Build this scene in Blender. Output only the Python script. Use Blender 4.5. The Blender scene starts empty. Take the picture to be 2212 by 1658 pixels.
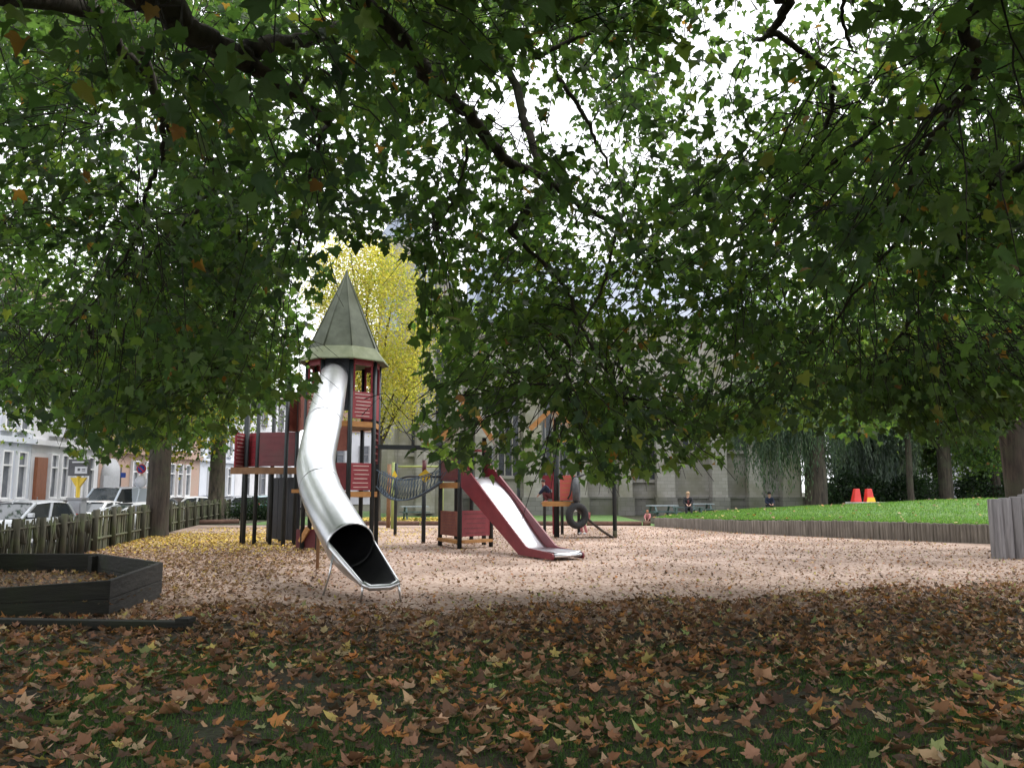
import bpy, bmesh, math, random
import numpy as np
from mathutils import Vector, Matrix

random.seed(7)
rng = np.random.default_rng(7)
R = math.radians
scene = bpy.context.scene
C = scene.collection

# ------------------------------------------------------------------ camera, sky, sun, exposure
CAM_H = 1.6
FPX = 1769.0                                   # focal length in units of a 2211 px wide picture
PITCH = math.atan((1060 - 829) / FPX)          # eye level lies below the middle of the frame
cam_data = bpy.data.cameras.new("camera")
cam = bpy.data.objects.new("camera", cam_data)
C.objects.link(cam)
cam.location = (0, 0, CAM_H)
cam.rotation_euler = (math.pi / 2 + PITCH, 0, 0)
cam_data.sensor_width = 36
cam_data.lens = 36 * FPX / 2211
cam_data.clip_start = 0.05
cam_data.clip_end = 3000
scene.camera = cam

SUN_EL, SUN_AZ = R(58), R(60)                  # azimuth from +Y (straight ahead) towards +X
world = bpy.data.worlds.new("World")
scene.world = world
world.use_nodes = True
wn, wl = world.node_tree.nodes, world.node_tree.links
wn.clear()
wo = wn.new("ShaderNodeOutputWorld")
bg = wn.new("ShaderNodeBackground")
sky = wn.new("ShaderNodeTexSky")
sky.sky_type = 'NISHITA'
sky.sun_disc = False
sky.sun_elevation = SUN_EL
sky.sun_rotation = SUN_AZ
sky.dust_density = 6
sky.air_density = 1.5
hs = wn.new("ShaderNodeHueSaturation")
hs.inputs["Saturation"].default_value = 0.22    # overcast: nearly colourless
mixw = wn.new("ShaderNodeMixRGB")
mixw.inputs[0].default_value = 0.75
mixw.inputs[2].default_value = (12.5, 12.7, 13.3, 1)   # the even cloud layer
bg.inputs[1].default_value = 0.115
wl.new(sky.outputs[0], hs.inputs["Color"])
wl.new(hs.outputs[0], mixw.inputs[1])
wl.new(mixw.outputs[0], bg.inputs[0])
wl.new(bg.outputs[0], wo.inputs[0])

sun_d = bpy.data.lights.new("sun", 'SUN')
sun_d.energy = 0.9
sun_d.angle = R(22)
sun_d.color = (1.0, 0.96, 0.9)
sun = bpy.data.objects.new("sun", sun_d)
C.objects.link(sun)
sv = Vector((math.sin(SUN_AZ) * math.cos(SUN_EL), math.cos(SUN_AZ) * math.cos(SUN_EL), math.sin(SUN_EL)))
sun.rotation_euler = sv.to_track_quat('Z', 'Y').to_euler()
sun.location = sv * 60

scene.view_settings.view_transform = 'Standard'
scene.view_settings.look = 'None'
scene.view_settings.exposure = 0.85
scene.view_settings.gamma = 1.0
scene.render.engine = 'CYCLES'
scene.cycles.max_bounces = 7
scene.cycles.diffuse_bounces = 3
scene.cycles.transmission_bounces = 4
scene.cycles.transparent_max_bounces = 6
scene.cycles.use_denoising = True

# ------------------------------------------------------------------ picture <-> place
cp, sp = math.cos(PITCH), math.sin(PITCH)

def P(x, y, D):
    """the point D metres ahead that is seen at (x, y) of a 2211 x 1658 picture"""
    u, v = (x - 1105.5) / FPX, (829 - y) / FPX
    k = D / (cp - v * sp)
    return Vector((u * k, D, CAM_H + (sp + v * cp) * k))

def G(x, y, z=0.0):
    u, v = (x - 1105.5) / FPX, (829 - y) / FPX
    k = (z - CAM_H) / (sp + v * cp)
    return Vector((u * k, (cp - v * sp) * k, z))

def proj(p):
    X, Y, Z = p[..., 0], p[..., 1], p[..., 2] - CAM_H
    f = Y * cp + Z * sp
    f = np.where(np.abs(f) < 1e-4, 1e-4, f)
    return 1105.5 + FPX * X / f, 829 - FPX * (Z * cp - Y * sp) / f, f

def fence_x(y):
    return -11.15 - 0.223 * (y - 21.8) if y < 36 else -14.32 - 0.20 * (y - 36)

def gz(x, y):
    s = (fence_x(y) - x - 0.4) / 2.5
    s = min(1, max(0, s))
    return -0.2 * s * s * (3 - 2 * s)

# ------------------------------------------------------------------ materials
MATS = {}

def mat(name, c1, c2=None, scale=4.0, rough=0.8, metal=0.0, bump=0.0, stretch=(1, 1, 1), detail=5.0,
        c3=None, scale3=0.7, lo=0.35, hi=0.65, spec=0.5, bscale=None, pos=False):
    if name in MATS:
        return MATS[name]
    m = bpy.data.materials.new(name)
    m.use_nodes = True
    n, l = m.node_tree.nodes, m.node_tree.links
    b = n["Principled BSDF"]
    b.inputs["Roughness"].default_value = rough
    b.inputs["Metallic"].default_value = metal
    b.inputs["Specular IOR Level"].default_value = spec
    b.inputs["Base Color"].default_value = (*c1, 1)
    tc = n.new("ShaderNodeTexCoord")
    mp = n.new("ShaderNodeMapping")
    mp.inputs["Scale"].default_value = stretch
    l.new(tc.outputs["Object"], mp.inputs[0])
    if c2 is not None:
        nz = n.new("ShaderNodeTexNoise")
        nz.inputs["Scale"].default_value = scale
        nz.inputs["Detail"].default_value = detail
        nz.inputs["Roughness"].default_value = 0.65
        l.new(mp.outputs[0], nz.inputs["Vector"])
        rp = n.new("ShaderNodeValToRGB")
        rp.color_ramp.elements[0].position = lo
        rp.color_ramp.elements[1].position = hi
        rp.color_ramp.elements[0].color = (*c1, 1)
        rp.color_ramp.elements[1].color = (*c2, 1)
        l.new(nz.outputs[0], rp.inputs[0])
        out = rp.outputs[0]
        if c3 is not None:
            nz3 = n.new("ShaderNodeTexNoise")
            nz3.inputs["Scale"].default_value = scale3
            nz3.inputs["Detail"].default_value = 6
            l.new(tc.outputs["Object"], nz3.inputs["Vector"])
            r3 = n.new("ShaderNodeValToRGB")
            r3.color_ramp.elements[0].position = 0.48
            r3.color_ramp.elements[1].position = 0.66
            l.new(nz3.outputs[0], r3.inputs[0])
            mx = n.new("ShaderNodeMixRGB")
            mx.inputs[2].default_value = (*c3, 1)
            l.new(r3.outputs[0], mx.inputs[0])
            l.new(out, mx.inputs[1])
            out = mx.outputs[0]
        l.new(out, b.inputs["Base Color"])
        if bump:
            nb = n.new("ShaderNodeTexNoise")
            nb.inputs["Scale"].default_value = bscale or scale * 2
            nb.inputs["Detail"].default_value = 6
            l.new(mp.outputs[0], nb.inputs["Vector"])
            bp = n.new("ShaderNodeBump")
            bp.inputs["Strength"].default_value = bump
            bp.inputs["Distance"].default_value = 0.03
            l.new(nb.outputs[0], bp.inputs["Height"])
            l.new(bp.outputs[0], b.inputs["Normal"])
    MATS[name] = m
    return m

def leaf_mat(name, trans=0.4, rough=0.55):
    m = bpy.data.materials.new(name)
    m.use_nodes = True
    n, l = m.node_tree.nodes, m.node_tree.links
    b = n["Principled BSDF"]
    b.inputs["Roughness"].default_value = rough
    b.inputs["Specular IOR Level"].default_value = 0.35
    at = n.new("ShaderNodeAttribute")
    at.attribute_name = "leaf"
    l.new(at.outputs["Color"], b.inputs["Base Color"])
    tr = n.new("ShaderNodeBsdfTranslucent")
    br = n.new("ShaderNodeMixRGB")
    br.blend_type = 'MULTIPLY'
    br.inputs[0].default_value = 1
    br.inputs[2].default_value = (1.45, 1.75, 0.8, 1)
    l.new(at.outputs["Color"], br.inputs[1])
    l.new(br.outputs[0], tr.inputs["Color"])
    mx = n.new("ShaderNodeMixShader")
    mx.inputs[0].default_value = trans
    l.new(b.outputs[0], mx.inputs[1])
    l.new(tr.outputs[0], mx.inputs[2])
    l.new(mx.outputs[0], n["Material Output"].inputs[0])
    return m

M_LEAF = leaf_mat("leaf_green", 0.57)
M_DRY = leaf_mat("leaf_fallen", 0.12, 0.7)
M_BARK = mat("bark", (0.018, 0.014, 0.011), (0.075, 0.058, 0.045), 8, 0.95, bump=1.0, stretch=(1, 1, 0.14), c3=(0.055, 0.055, 0.035), scale3=1.2)
M_BARKP = mat("bark_plane", (0.04, 0.034, 0.026), (0.15, 0.12, 0.09), 4.5, 0.95, bump=0.9, stretch=(1, 1, 0.3), c3=(0.07, 0.075, 0.045), scale3=1.5)
M_TWIG = mat("twig", (0.018, 0.014, 0.010), (0.035, 0.027, 0.02), 12, 0.95)

# ------------------------------------------------------------------ mesh helpers
OFF = {}

class MB:
    """collects shapes; build() links them as ONE mesh object"""
    def __init__(s):
        s.v, s.f, s.mi, s.sm = [], [], [], []
    def add(s, vs, fs, mi=0, smooth=False):
        o = len(s.v)
        s.v += [tuple(v) for v in vs]
        for f in fs:
            s.f.append(tuple(i + o for i in f)); s.mi.append(mi); s.sm.append(smooth)
        return s
    def box(s, c, size, rz=0.0, mi=0, rot=None, taper=1.0):
        c = Vector(c); hx, hy, hz = size[0] / 2, size[1] / 2, size[2] / 2
        M = rot if rot is not None else Matrix.Rotation(rz, 3, 'Z')
        vs = []
        for z in (-1, 1):
            t = taper if z > 0 else 1.0
            for x, y in ((-1, -1), (1, -1), (1, 1), (-1, 1)):
                vs.append(c + M @ Vector((x * hx * t, y * hy * t, z * hz)))
        return s.add(vs, [(3, 2, 1, 0), (4, 5, 6, 7), (0, 1, 5, 4), (1, 2, 6, 5), (2, 3, 7, 6), (3, 0, 4, 7)], mi)
    def bar(s, a, b, w, h, mi=0, up=Vector((0, 0, 1))):
        a, b = Vector(a), Vector(b)
        d = (b - a); L = d.length; d.normalize()
        side = d.cross(up)
        if side.length < 1e-3: side = d.cross(Vector((0, 1, 0)))
        side.normalize(); u2 = side.cross(d)
        M = Matrix((d, side, u2)).transposed()
        return s.box((a + b) / 2, (L, w, h), rot=M, mi=mi)
    def tube(s, pts, radii, n=8, mi=0, caps=True, smooth=True):
        pts = [Vector(p) for p in pts]
        if not hasattr(radii, '__len__'): radii = [radii] * len(pts)
        vs, fs = [], []
        ref = None
        for i, p in enumerate(pts):
            d = (pts[min(i + 1, len(pts) - 1)] - pts[max(i - 1, 0)])
            if d.length < 1e-6: d = Vector((0, 0, 1))
            d.normalize()
            if ref is None:
                ref = d.orthogonal().normalized()
            ref = (ref - d * ref.dot(d))
            if ref.length < 1e-4: ref = d.orthogonal()
            ref.normalize()
            q = d.cross(ref)
            for k in range(n):
                a = 2 * math.pi * k / n
                vs.append(p + (ref * math.cos(a) + q * math.sin(a)) * radii[i])
        for i in range(len(pts) - 1):
            for k in range(n):
                k2 = (k + 1) % n
                fs.append((i * n + k, i * n + k2, (i + 1) * n + k2, (i + 1) * n + k))
        s.add(vs, fs, mi, smooth)
        if caps:
            o = len(s.v) - len(vs)
            s.f.append(tuple(o + k for k in reversed(range(n)))); s.mi.append(mi); s.sm.append(False)
            s.f.append(tuple(o + (len(pts) - 1) * n + k for k in range(n))); s.mi.append(mi); s.sm.append(False)
        return s
    def lathe(s, c, prof, n=24, mi=0, smooth=True, rot=None, a0=0.0):
        c = Vector(c); M = rot or Matrix.Identity(3)
        vs, fs = [], []
        for r, z in prof:
            for k in range(n):
                a = a0 + 2 * math.pi * k / n
                vs.append(c + M @ Vector((r * math.cos(a), r * math.sin(a), z)))
        for i in range(len(prof) - 1):
            for k in range(n):
                k2 = (k + 1) % n
                fs.append((i * n + k, i * n + k2, (i + 1) * n + k2, (i + 1) * n + k))
        return s.add(vs, fs, mi, smooth)
    def grid(s, rows, mi=0, smooth=False, closed=False):
        n = len(rows[0]); vs = [v for r in rows for v in r]; fs = []
        for i in range(len(rows) - 1):
            for k in range(n if closed else n - 1):
                k2 = (k + 1) % n
                fs.append((i * n + k, i * n + k2, (i + 1) * n + k2, (i + 1) * n + k))
        return s.add(vs, fs, mi, smooth)
    def prism(s, poly, z0, z1, mi=0):
        n = len(poly)
        z0s = z0 if hasattr(z0, '__len__') else [z0] * n
        z1s = z1 if hasattr(z1, '__len__') else [z1] * n
        vs = [(p[0], p[1], z) for p, z in zip(poly, z0s)] + [(p[0], p[1], z) for p, z in zip(poly, z1s)]
        fs = [tuple(reversed(range(n))), tuple(range(n, 2 * n))]
        fs += [(k, (k + 1) % n, n + (k + 1) % n, n + k) for k in range(n)]
        return s.add(vs, fs, mi)
    def build(s, name, mats, parent=None, local=False, bevel=0.0, solid=0.0, fix=True):
        me = bpy.data.meshes.new(name)
        off = Vector((0, 0, 0))
        if parent is not None:
            off = OFF.get(parent.name, Vector((0, 0, 0)))
        vs = s.v if local else [(v[0] - off.x, v[1] - off.y, v[2] - off.z) for v in s.v]
        me.from_pydata(vs, [], s.f)
        if not isinstance(mats, (list, tuple)): mats = [mats]
        for m in mats: me.materials.append(m)
        me.polygons.foreach_set("material_index", s.mi)
        me.polygons.foreach_set("use_smooth", s.sm)
        if fix:
            bm = bmesh.new(); bm.from_mesh(me)
            bmesh.ops.recalc_face_normals(bm, faces=bm.faces)
            bm.to_mesh(me); bm.free()
        me.update()
        o = bpy.data.objects.new(name, me)
        C.objects.link(o)
        if parent is not None:
            o.parent = parent
            OFF[o.name] = off
        if bevel:
            b = o.modifiers.new("bevel", 'BEVEL'); b.width = bevel; b.segments = 2; b.limit_method = 'ANGLE'
        if solid:
            b = o.modifiers.new("solid", 'SOLIDIFY'); b.thickness = solid; b.offset = 0
        return o

def thing(name, label, cat, loc, group=None, rz=0.0):
    o = bpy.data.objects.new(name, None)
    o.empty_display_size = 0.3
    C.objects.link(o)
    o.location = loc
    o.rotation_euler = (0, 0, rz)
    OFF[o.name] = Vector(loc)
    return tag(o, label, cat, group)

def tag(o, label=None, cat=None, group=None, kind=None):
    if label: o["label"] = label
    if cat: o["category"] = cat
    if group: o["group"] = group
    if kind: o["kind"] = kind
    return o

def dup(root, loc, rz=0.0, label=None):
    r = root.copy(); C.objects.link(r); r.location = loc; r.rotation_euler = (0, 0, rz)
    if label: r["label"] = label
    for ch in list(root.children):
        c = ch.copy(); C.objects.link(c); c.parent = r
        for g in list(ch.children):
            d = g.copy(); C.objects.link(d); d.parent = c
    return r

def spline(pts, sub=6):
    pts = [Vector(p) for p in pts]
    out = []
    for i in range(len(pts) - 1):
        p0, p1, p2, p3 = pts[max(i - 1, 0)], pts[i], pts[i + 1], pts[min(i + 2, len(pts) - 1)]
        for k in range(sub):
            t = k / sub
            out.append(0.5 * ((2 * p1) + (p2 - p0) * t + (2 * p0 - 5 * p1 + 4 * p2 - p3) * t * t + (3 * p1 - p0 - 3 * p2 + p3) * t ** 3))
    out.append(pts[-1])
    return out

# ------------------------------------------------------------------ leaves
_half = [(0.17, -0.03), (0.30, 0.0), (0.50, 0.10), (0.45, 0.23), (0.43, 0.30), (0.54, 0.41), (0.62, 0.58), (0.46, 0.58),
         (0.33, 0.57), (0.28, 0.70), (0.17, 0.82), (0.10, 0.92)]
_out = [(0, 0.06)] + _half + [(0, 1.08)] + [(-x, y) for x, y in reversed(_half)]
PALM = (np.array([(0, 0.38)] + _out), [(0, i, i % (len(_out)) + 1) for i in range(1, len(_out) + 1)])
_o2 = [(0, 0), (0.5, 0.1), (0.34, 0.3), (0.6, 0.58), (0.25, 0.58), (0, 1.05), (-0.25, 0.58), (-0.6, 0.58), (-0.34, 0.3), (-0.5, 0.1)]
MAPLE = (np.array([(0, 0.36)] + _o2), [(0, i, i % len(_o2) + 1) for i in range(1, len(_o2) + 1)])
_o3 = [(0, 0), (0.42, 0.35), (0, 1.0), (-0.42, 0.35)]
RHOMB = (np.array(_o3), [(0, 1, 2), (0, 2, 3)])
_o4 = [(0, 0), (0.13, 0.4), (0, 1.0), (-0.13, 0.4)]
LANCE = (np.array(_o4), [(0, 1, 2), (0, 2, 3)])

def nrm(a):
    return a / np.maximum(np.linalg.norm(a, axis=1, keepdims=True), 1e-9)

def leaf_arrays(shape, pos, axis, normal, size, curl=0.25, fold=0.15):
    base, tris = shape
    n = len(pos)
    axis = nrm(axis)
    side = nrm(np.cross(axis, normal))
    nor = np.cross(side, axis)
    bx, by = base[:, 0][None, :], base[:, 1][None, :]
    cu = (curl * rng.uniform(0.2, 1.6, n))[:, None]
    fo = (fold * rng.uniform(-0.6, 1.6, n))[:, None]
    asym = rng.uniform(-0.12, 0.12, n)[:, None]
    wv = rng.uniform(0, 6.28, n)[:, None]
    z = -cu * by * by + fo * np.abs(bx) + 0.05 * np.sin(bx * 7 + wv) * curl * 4
    s = size[:, None]
    x = bx * (1 + asym * np.sign(bx)) * rng.uniform(.62, 1.1, n)[:, None]
    y_sc = rng.uniform(.8, 1.12, n)[:, None]
    v = pos[:, None, :] + side[:, None, :] * (x * s)[..., None] + axis[:, None, :] * (by * y_sc * s)[..., None] + nor[:, None, :] * (z * s)[..., None]
    t = np.array(tris)
    k = base.shape[0]
    f = (t[None] + (np.arange(n) * k)[:, None, None]).reshape(-1, 3)
    return v.reshape(-1, 3), f, k

def mesh_np(name, parts, mats, parent=None):
    """parts: list of (verts, tris, colours per vertex or None, material index)"""
    off = np.zeros(3)
    if parent is not None: off = np.array(OFF.get(parent.name, Vector((0, 0, 0))))
    V, F, K, MI = [], [], [], []
    o = 0
    for v, f, c, mi in parts:
        V.append(v - off); F.append(f + o); o += len(v)
        K.append(c if c is not None else np.full((len(v), 3), 0.05)); MI.append(np.full(len(f), mi))
    V, F, K, MI = np.concatenate(V), np.concatenate(F), np.concatenate(K), np.concatenate(MI)
    me = bpy.data.meshes.new(name)
    me.vertices.add(len(V)); me.vertices.foreach_set("co", V.astype(np.float32).ravel())
    me.loops.add(len(F) * 3); me.loops.foreach_set("vertex_index", F.astype(np.int32).ravel())
    me.polygons.add(len(F))
    me.polygons.foreach_set("loop_start", np.arange(0, len(F) * 3, 3, dtype=np.int32))
    for m in mats: me.materials.append(m)
    me.polygons.foreach_set("material_index", MI.astype(np.int32))
    ca = me.attributes.new("leaf", 'FLOAT_COLOR', 'POINT')
    ca.data.foreach_set("color", np.concatenate([K, np.ones((len(K), 1))], 1).astype(np.float32).ravel())
    me.update(calc_edges=True)
    me.validate()
    ob = bpy.data.objects.new(name, me)
    C.objects.link(ob)
    if parent is not None:
        ob.parent = parent; OFF[ob.name] = OFF.get(parent.name, Vector((0, 0, 0)))
    return ob

def pick_cols(n, pal, w, jit=0.25):
    pal = np.array(pal); w = np.array(w, float); w /= w.sum()
    c = pal[rng.choice(len(pal), n, p=w)]
    return np.clip(c * rng.uniform(1 - jit, 1 + jit, (n, 1)) * rng.uniform(0.93, 1.07, (n, 3)), 0.004, 0.9)

GREENS = [(0.068, 0.108, 0.042), (0.090, 0.140, 0.050), (0.053, 0.086, 0.048), (0.132, 0.180, 0.052), (0.21, 0.20, 0.055), (0.24, 0.115, 0.04)]
GREENW = [34, 32, 16, 13, 2.4, 1.8]

def tube_np(pts, r0, r1, n=4):
    pts = np.array(pts, float); m = len(pts)
    d = np.gradient(pts, axis=0); d = nrm(d)
    ref = np.cross(d, np.array([0.3, 0.9, 0.2])); ref = nrm(ref); q = np.cross(d, ref)
    rad = np.linspace(r0, r1, m)[:, None]
    ring = []
    for k in range(n):
        a = 2 * math.pi * k / n
        ring.append(pts + (ref * math.cos(a) + q * math.sin(a)) * rad)
    v = np.stack(ring, 1).reshape(-1, 3)
    f = []
    for i in range(m - 1):
        for k in range(n):
            k2 = (k + 1) % n
            a, b, c, e = i * n + k, i * n + k2, (i + 1) * n + k2, (i + 1) * n + k
            f += [(a, b, c), (a, c, e)]
    return v, np.array(f)

# ------------------------------------------------------------------ ground
M_GROUND = mat("ground_soil", (0.026, 0.022, 0.012), (0.045, 0.055, 0.022), 3.0, 0.95, bump=0.8, bscale=25, c3=(0.05, 0.032, 0.018), scale3=0.9)
M_LAWN = mat("lawn_grass", (0.055, 0.125, 0.028), (0.13, 0.25, 0.06), 6, 0.9, bump=1.0, bscale=30, c3=(0.15, 0.21, 0.065), scale3=1.3, detail=9)
M_ROAD = mat("pale_road_paving", (0.26, 0.26, 0.27), (0.36, 0.36, 0.37), 6, 0.9, bump=0.3)
M_PAVE = mat("pavement", (0.20, 0.195, 0.19), (0.28, 0.27, 0.26), 8, 0.9)

xs = np.concatenate([[-900, -300, -120, -60], np.arange(-36, 40.1, 1.0), [60, 120, 300, 900]])
ys = np.concatenate([[-300, -80, -30], np.arange(-12, 100.1, 1.5), [130, 200, 400, 900]])
g = MB()
g.grid([[(x, y, gz(x, y)) for x in xs] for y in ys], smooth=True)
tag(g.build("ground", M_GROUND), kind="structure")

# sand and wood-chip bed of the playground
def sand_mat():
    m = bpy.data.materials.new("wood_chip_sand"); m.use_nodes = True
    n, l = m.node_tree.nodes, m.node_tree.links
    b = n["Principled BSDF"]; b.inputs["Roughness"].default_value = 0.95; b.inputs["Specular IOR Level"].default_value = 0.2
    tc = n.new("ShaderNodeTexCoord")
    def noise(s, d=4):
        x = n.new("ShaderNodeTexNoise"); x.inputs["Scale"].default_value = s; x.inputs["Detail"].default_value = d
        l.new(tc.outputs["Object"], x.inputs["Vector"]); return x
    def ramp(src, p0, c0, p1, c1):
        r = n.new("ShaderNodeValToRGB"); e = r.color_ramp.elements
        e[0].position, e[1].position = p0, p1; e[0].color, e[1].color = (*c0, 1), (*c1, 1)
        l.new(src, r.inputs[0]); return r
    vo = n.new("ShaderNodeTexVoronoi"); vo.inputs["Scale"].default_value = 22
    l.new(tc.outputs["Object"], vo.inputs["Vector"])
    hsv = n.new("ShaderNodeSeparateColor"); l.new(vo.outputs["Color"], hsv.inputs[0])
    chip = ramp(hsv.outputs[0], 0.0, (0.33, 0.238, 0.19), 1.0, (0.545, 0.43, 0.368))
    dark = ramp(hsv.outputs[1], 0.90, (0, 0, 0), 0.96, (1, 1, 1))
    m1 = n.new("ShaderNodeMixRGB"); m1.inputs[2].default_value = (0.16, 0.085, 0.05, 1)
    l.new(dark.outputs[0], m1.inputs[0]); l.new(chip.outputs[0], m1.inputs[1])
    big = ramp(noise(0.45, 7).outputs[0], 0.36, (0.66, 0.63, 0.60), 0.62, (1.1, 1.08, 1.06))
    m2 = n.new("ShaderNodeMixRGB"); m2.blend_type = 'MULTIPLY'; m2.inputs[0].default_value = 1
    l.new(m1.outputs[0], m2.inputs[1]); l.new(big.outputs[0], m2.inputs[2])
    l.new(m2.outputs[0], b.inputs["Base Color"])
    bp = n.new("ShaderNodeBump"); bp.inputs["Strength"].default_value = 0.8; bp.inputs["Distance"].default_value = 0.08
    l.new(noise(5, 9).outputs[0], bp.inputs["Height"]); l.new(bp.outputs[0], b.inputs["Normal"])
    return m
M_SAND = sand_mat()

def litter_edge(x):
    return 11.6 + 0.36 * max(0.0, x - 0.3) + 0.25 * math.sin(x * 1.3) + 0.2 * math.sin(x * 3.1 + 1)

sb = MB()
sand_x = np.linspace(-15, 15, 61)
rows = []
W_LINE = [(6.5, 37.7), (9.0, 31.4), (11.8, 28.0), (14.7, 25.3)]          # palisade in front of the mound
def wall_y(x):
    pts = [(-40, 40.0), (6.5, 38.6)] + W_LINE[1:] + [(16.5, 24.0)]
    for (a, b), (c, d) in zip(pts[:-1], pts[1:]):
        if a <= x <= c: return b + (d - b) * (x - a) / (c - a)
    return 24.0
for t in np.linspace(0, 1, 40):
    row = []
    for x in sand_x:
        y0 = litter_edge(x) - 1.6; y1 = wall_y(x) - 0.05
        y = y0 + (y1 - y0) * t
        xx = max(x, fence_x(y) + 0.15) if x < 0 else x
        row.append((xx, y, 0.006 + 0.012 * math.sin(xx * 1.7) * math.sin(y * 1.3) * 0.0))
    rows.append(row)
sb.grid(rows, smooth=True)
tag(sb.build("sand_bed", M_SAND), kind="structure")

# lawn behind the playground and the grass mound on the right
lw = MB()
lw.grid([[(x, wall_y(min(max(x, -39), 16)) + 0.25 + t * (66 - wall_y(min(max(x, -39), 16))), 0.008) for x in np.linspace(-13, 6.9, 20)] for t in np.linspace(0, 1, 12)], smooth=True)
tag(lw.build("lawn", M_LAWN), kind="structure")

def wall_top(t):
    return 0.40 + 0.20 * min(1, t * 1.6)

def mound_z(x, y, t):
    h = 0.80 * math.exp(-((x - 22) / 8.5) ** 2 - ((y - 37) / 9.0) ** 2) + 0.13 * math.exp(-((x - 12) / 3.5) ** 2 - ((y - 40) / 6) ** 2)
    return h

def wl_at(t):
    L = [0]
    for a, b in zip(W_LINE[:-1], W_LINE[1:]): L.append(L[-1] + math.dist(a, b))
    s = t * L[-1]
    for i in range(len(L) - 1):
        if s <= L[i + 1] + 1e-9:
            k = (s - L[i]) / (L[i + 1] - L[i]); a, b = W_LINE[i], W_LINE[i + 1]
            return a[0] + (b[0] - a[0]) * k, a[1] + (b[1] - a[1]) * k
    return W_LINE[-1]
mb = MB()
rows = []
for t in np.linspace(0, 1.9, 56):
    if t <= 1: x0, y0 = wl_at(t)
    else: x0, y0 = 14.7 + (t - 1) * 14, 25.3 - (t - 1) * 3
    row = []
    for s in np.linspace(0, 1, 30):
        x = x0 + s * 16 * (0.55 + 0.1 * t); y = y0 + 0.06 + s * 24
        base = (wall_top(min(t, 1)) - 0.03) * (1 - 0.45 * s)
        row.append((x, y, base + mound_z(x, y, t) * min(1, s * 6) + 0.02 * math.sin(x * 2.1) * math.sin(y * 1.7) * min(1, s * 9)))
    rows.append(row)
mb.grid(rows, smooth=True)
tag(mb.build("grass_mound", M_LAWN), kind="structure")

# road and pavements on the left, beyond the fence
rd = MB()
rd.grid([[(x, y, gz(x, y) + 0.004) for x in (-23.6, -21, -18, fence_x(min(y, 60)) - 3.4)] for y in np.arange(-10, 121, 5)], smooth=True)
tag(rd.build("road", M_ROAD), kind="structure")
pv = MB()
pv.box((-24.55, 55, -0.14), (1.9, 130, 0.12))
tag(pv.build("pavement", M_PAVE), kind="structure")

# ------------------------------------------------------------------ church
M_STONE = None
def stone_mat(name, c1, c2, cm, sx, moss=(0.17, 0.16, 0.10)):
    m = bpy.data.materials.new(name); m.use_nodes = True
    n, l = m.node_tree.nodes, m.node_tree.links
    b = n["Principled BSDF"]; b.inputs["Roughness"].default_value = 0.92
    tc = n.new("ShaderNodeTexCoord")
    sep = n.new("ShaderNodeSeparateXYZ"); l.new(tc.outputs["Object"], sep.inputs[0])
    add = n.new("ShaderNodeMath"); add.operation = 'ADD'; l.new(sep.outputs[0], add.inputs[0]); l.new(sep.outputs[1], add.inputs[1])
    com = n.new("ShaderNodeCombineXYZ"); l.new(add.outputs[0], com.inputs[0]); l.new(sep.outputs[2], com.inputs[1])
    br = n.new("ShaderNodeTexBrick"); br.inputs["Scale"].default_value = sx
    br.inputs["Color1"].default_value = (*c1, 1); br.inputs["Color2"].default_value = (*c2, 1); br.inputs["Mortar"].default_value = (*cm, 1)
    br.inputs["Mortar Size"].default_value = 0.012
    l.new(com.outputs[0], br.inputs["Vector"])
    nz = n.new("ShaderNodeTexNoise"); nz.inputs["Scale"].default_value = 0.55; nz.inputs["Detail"].default_value = 8
    l.new(tc.outputs["Object"], nz.inputs["Vector"])
    rp = n.new("ShaderNodeValToRGB"); rp.color_ramp.elements[0].position = 0.42; rp.color_ramp.elements[1].position = 0.68
    l.new(nz.outputs[0], rp.inputs[0])
    mx = n.new("ShaderNodeMixRGB"); mx.inputs[2].default_value = (*moss, 1)
    l.new(rp.outputs[0], mx.inputs[0]); l.new(br.outputs[0], mx.inputs[1])
    l.new(mx.outputs[0], b.inputs["Base Color"])
    return m
M_STONE = stone_mat("church_stone", (0.29, 0.275, 0.25), (0.36, 0.34, 0.315), (0.25, 0.235, 0.21), 1.1, (0.20, 0.19, 0.135))
M_STONE2 = stone_mat("plinth_stone", (0.16, 0.155, 0.145), (0.22, 0.21, 0.195), (0.12, 0.115, 0.105), 0.8, (0.12, 0.12, 0.085))
M_SLATE = mat("slate", (0.20, 0.23, 0.29), (0.28, 0.32, 0.39), 4, 0.5, stretch=(1, 1, 3))
M_DARKWIN = mat("leaded_glass", (0.03, 0.033, 0.04), (0.06, 0.065, 0.08), 8, 0.25)
M_REDPAINT = mat("red_gutter", (0.35, 0.04, 0.04), (0.42, 0.06, 0.05), 6, 0.6)

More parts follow.
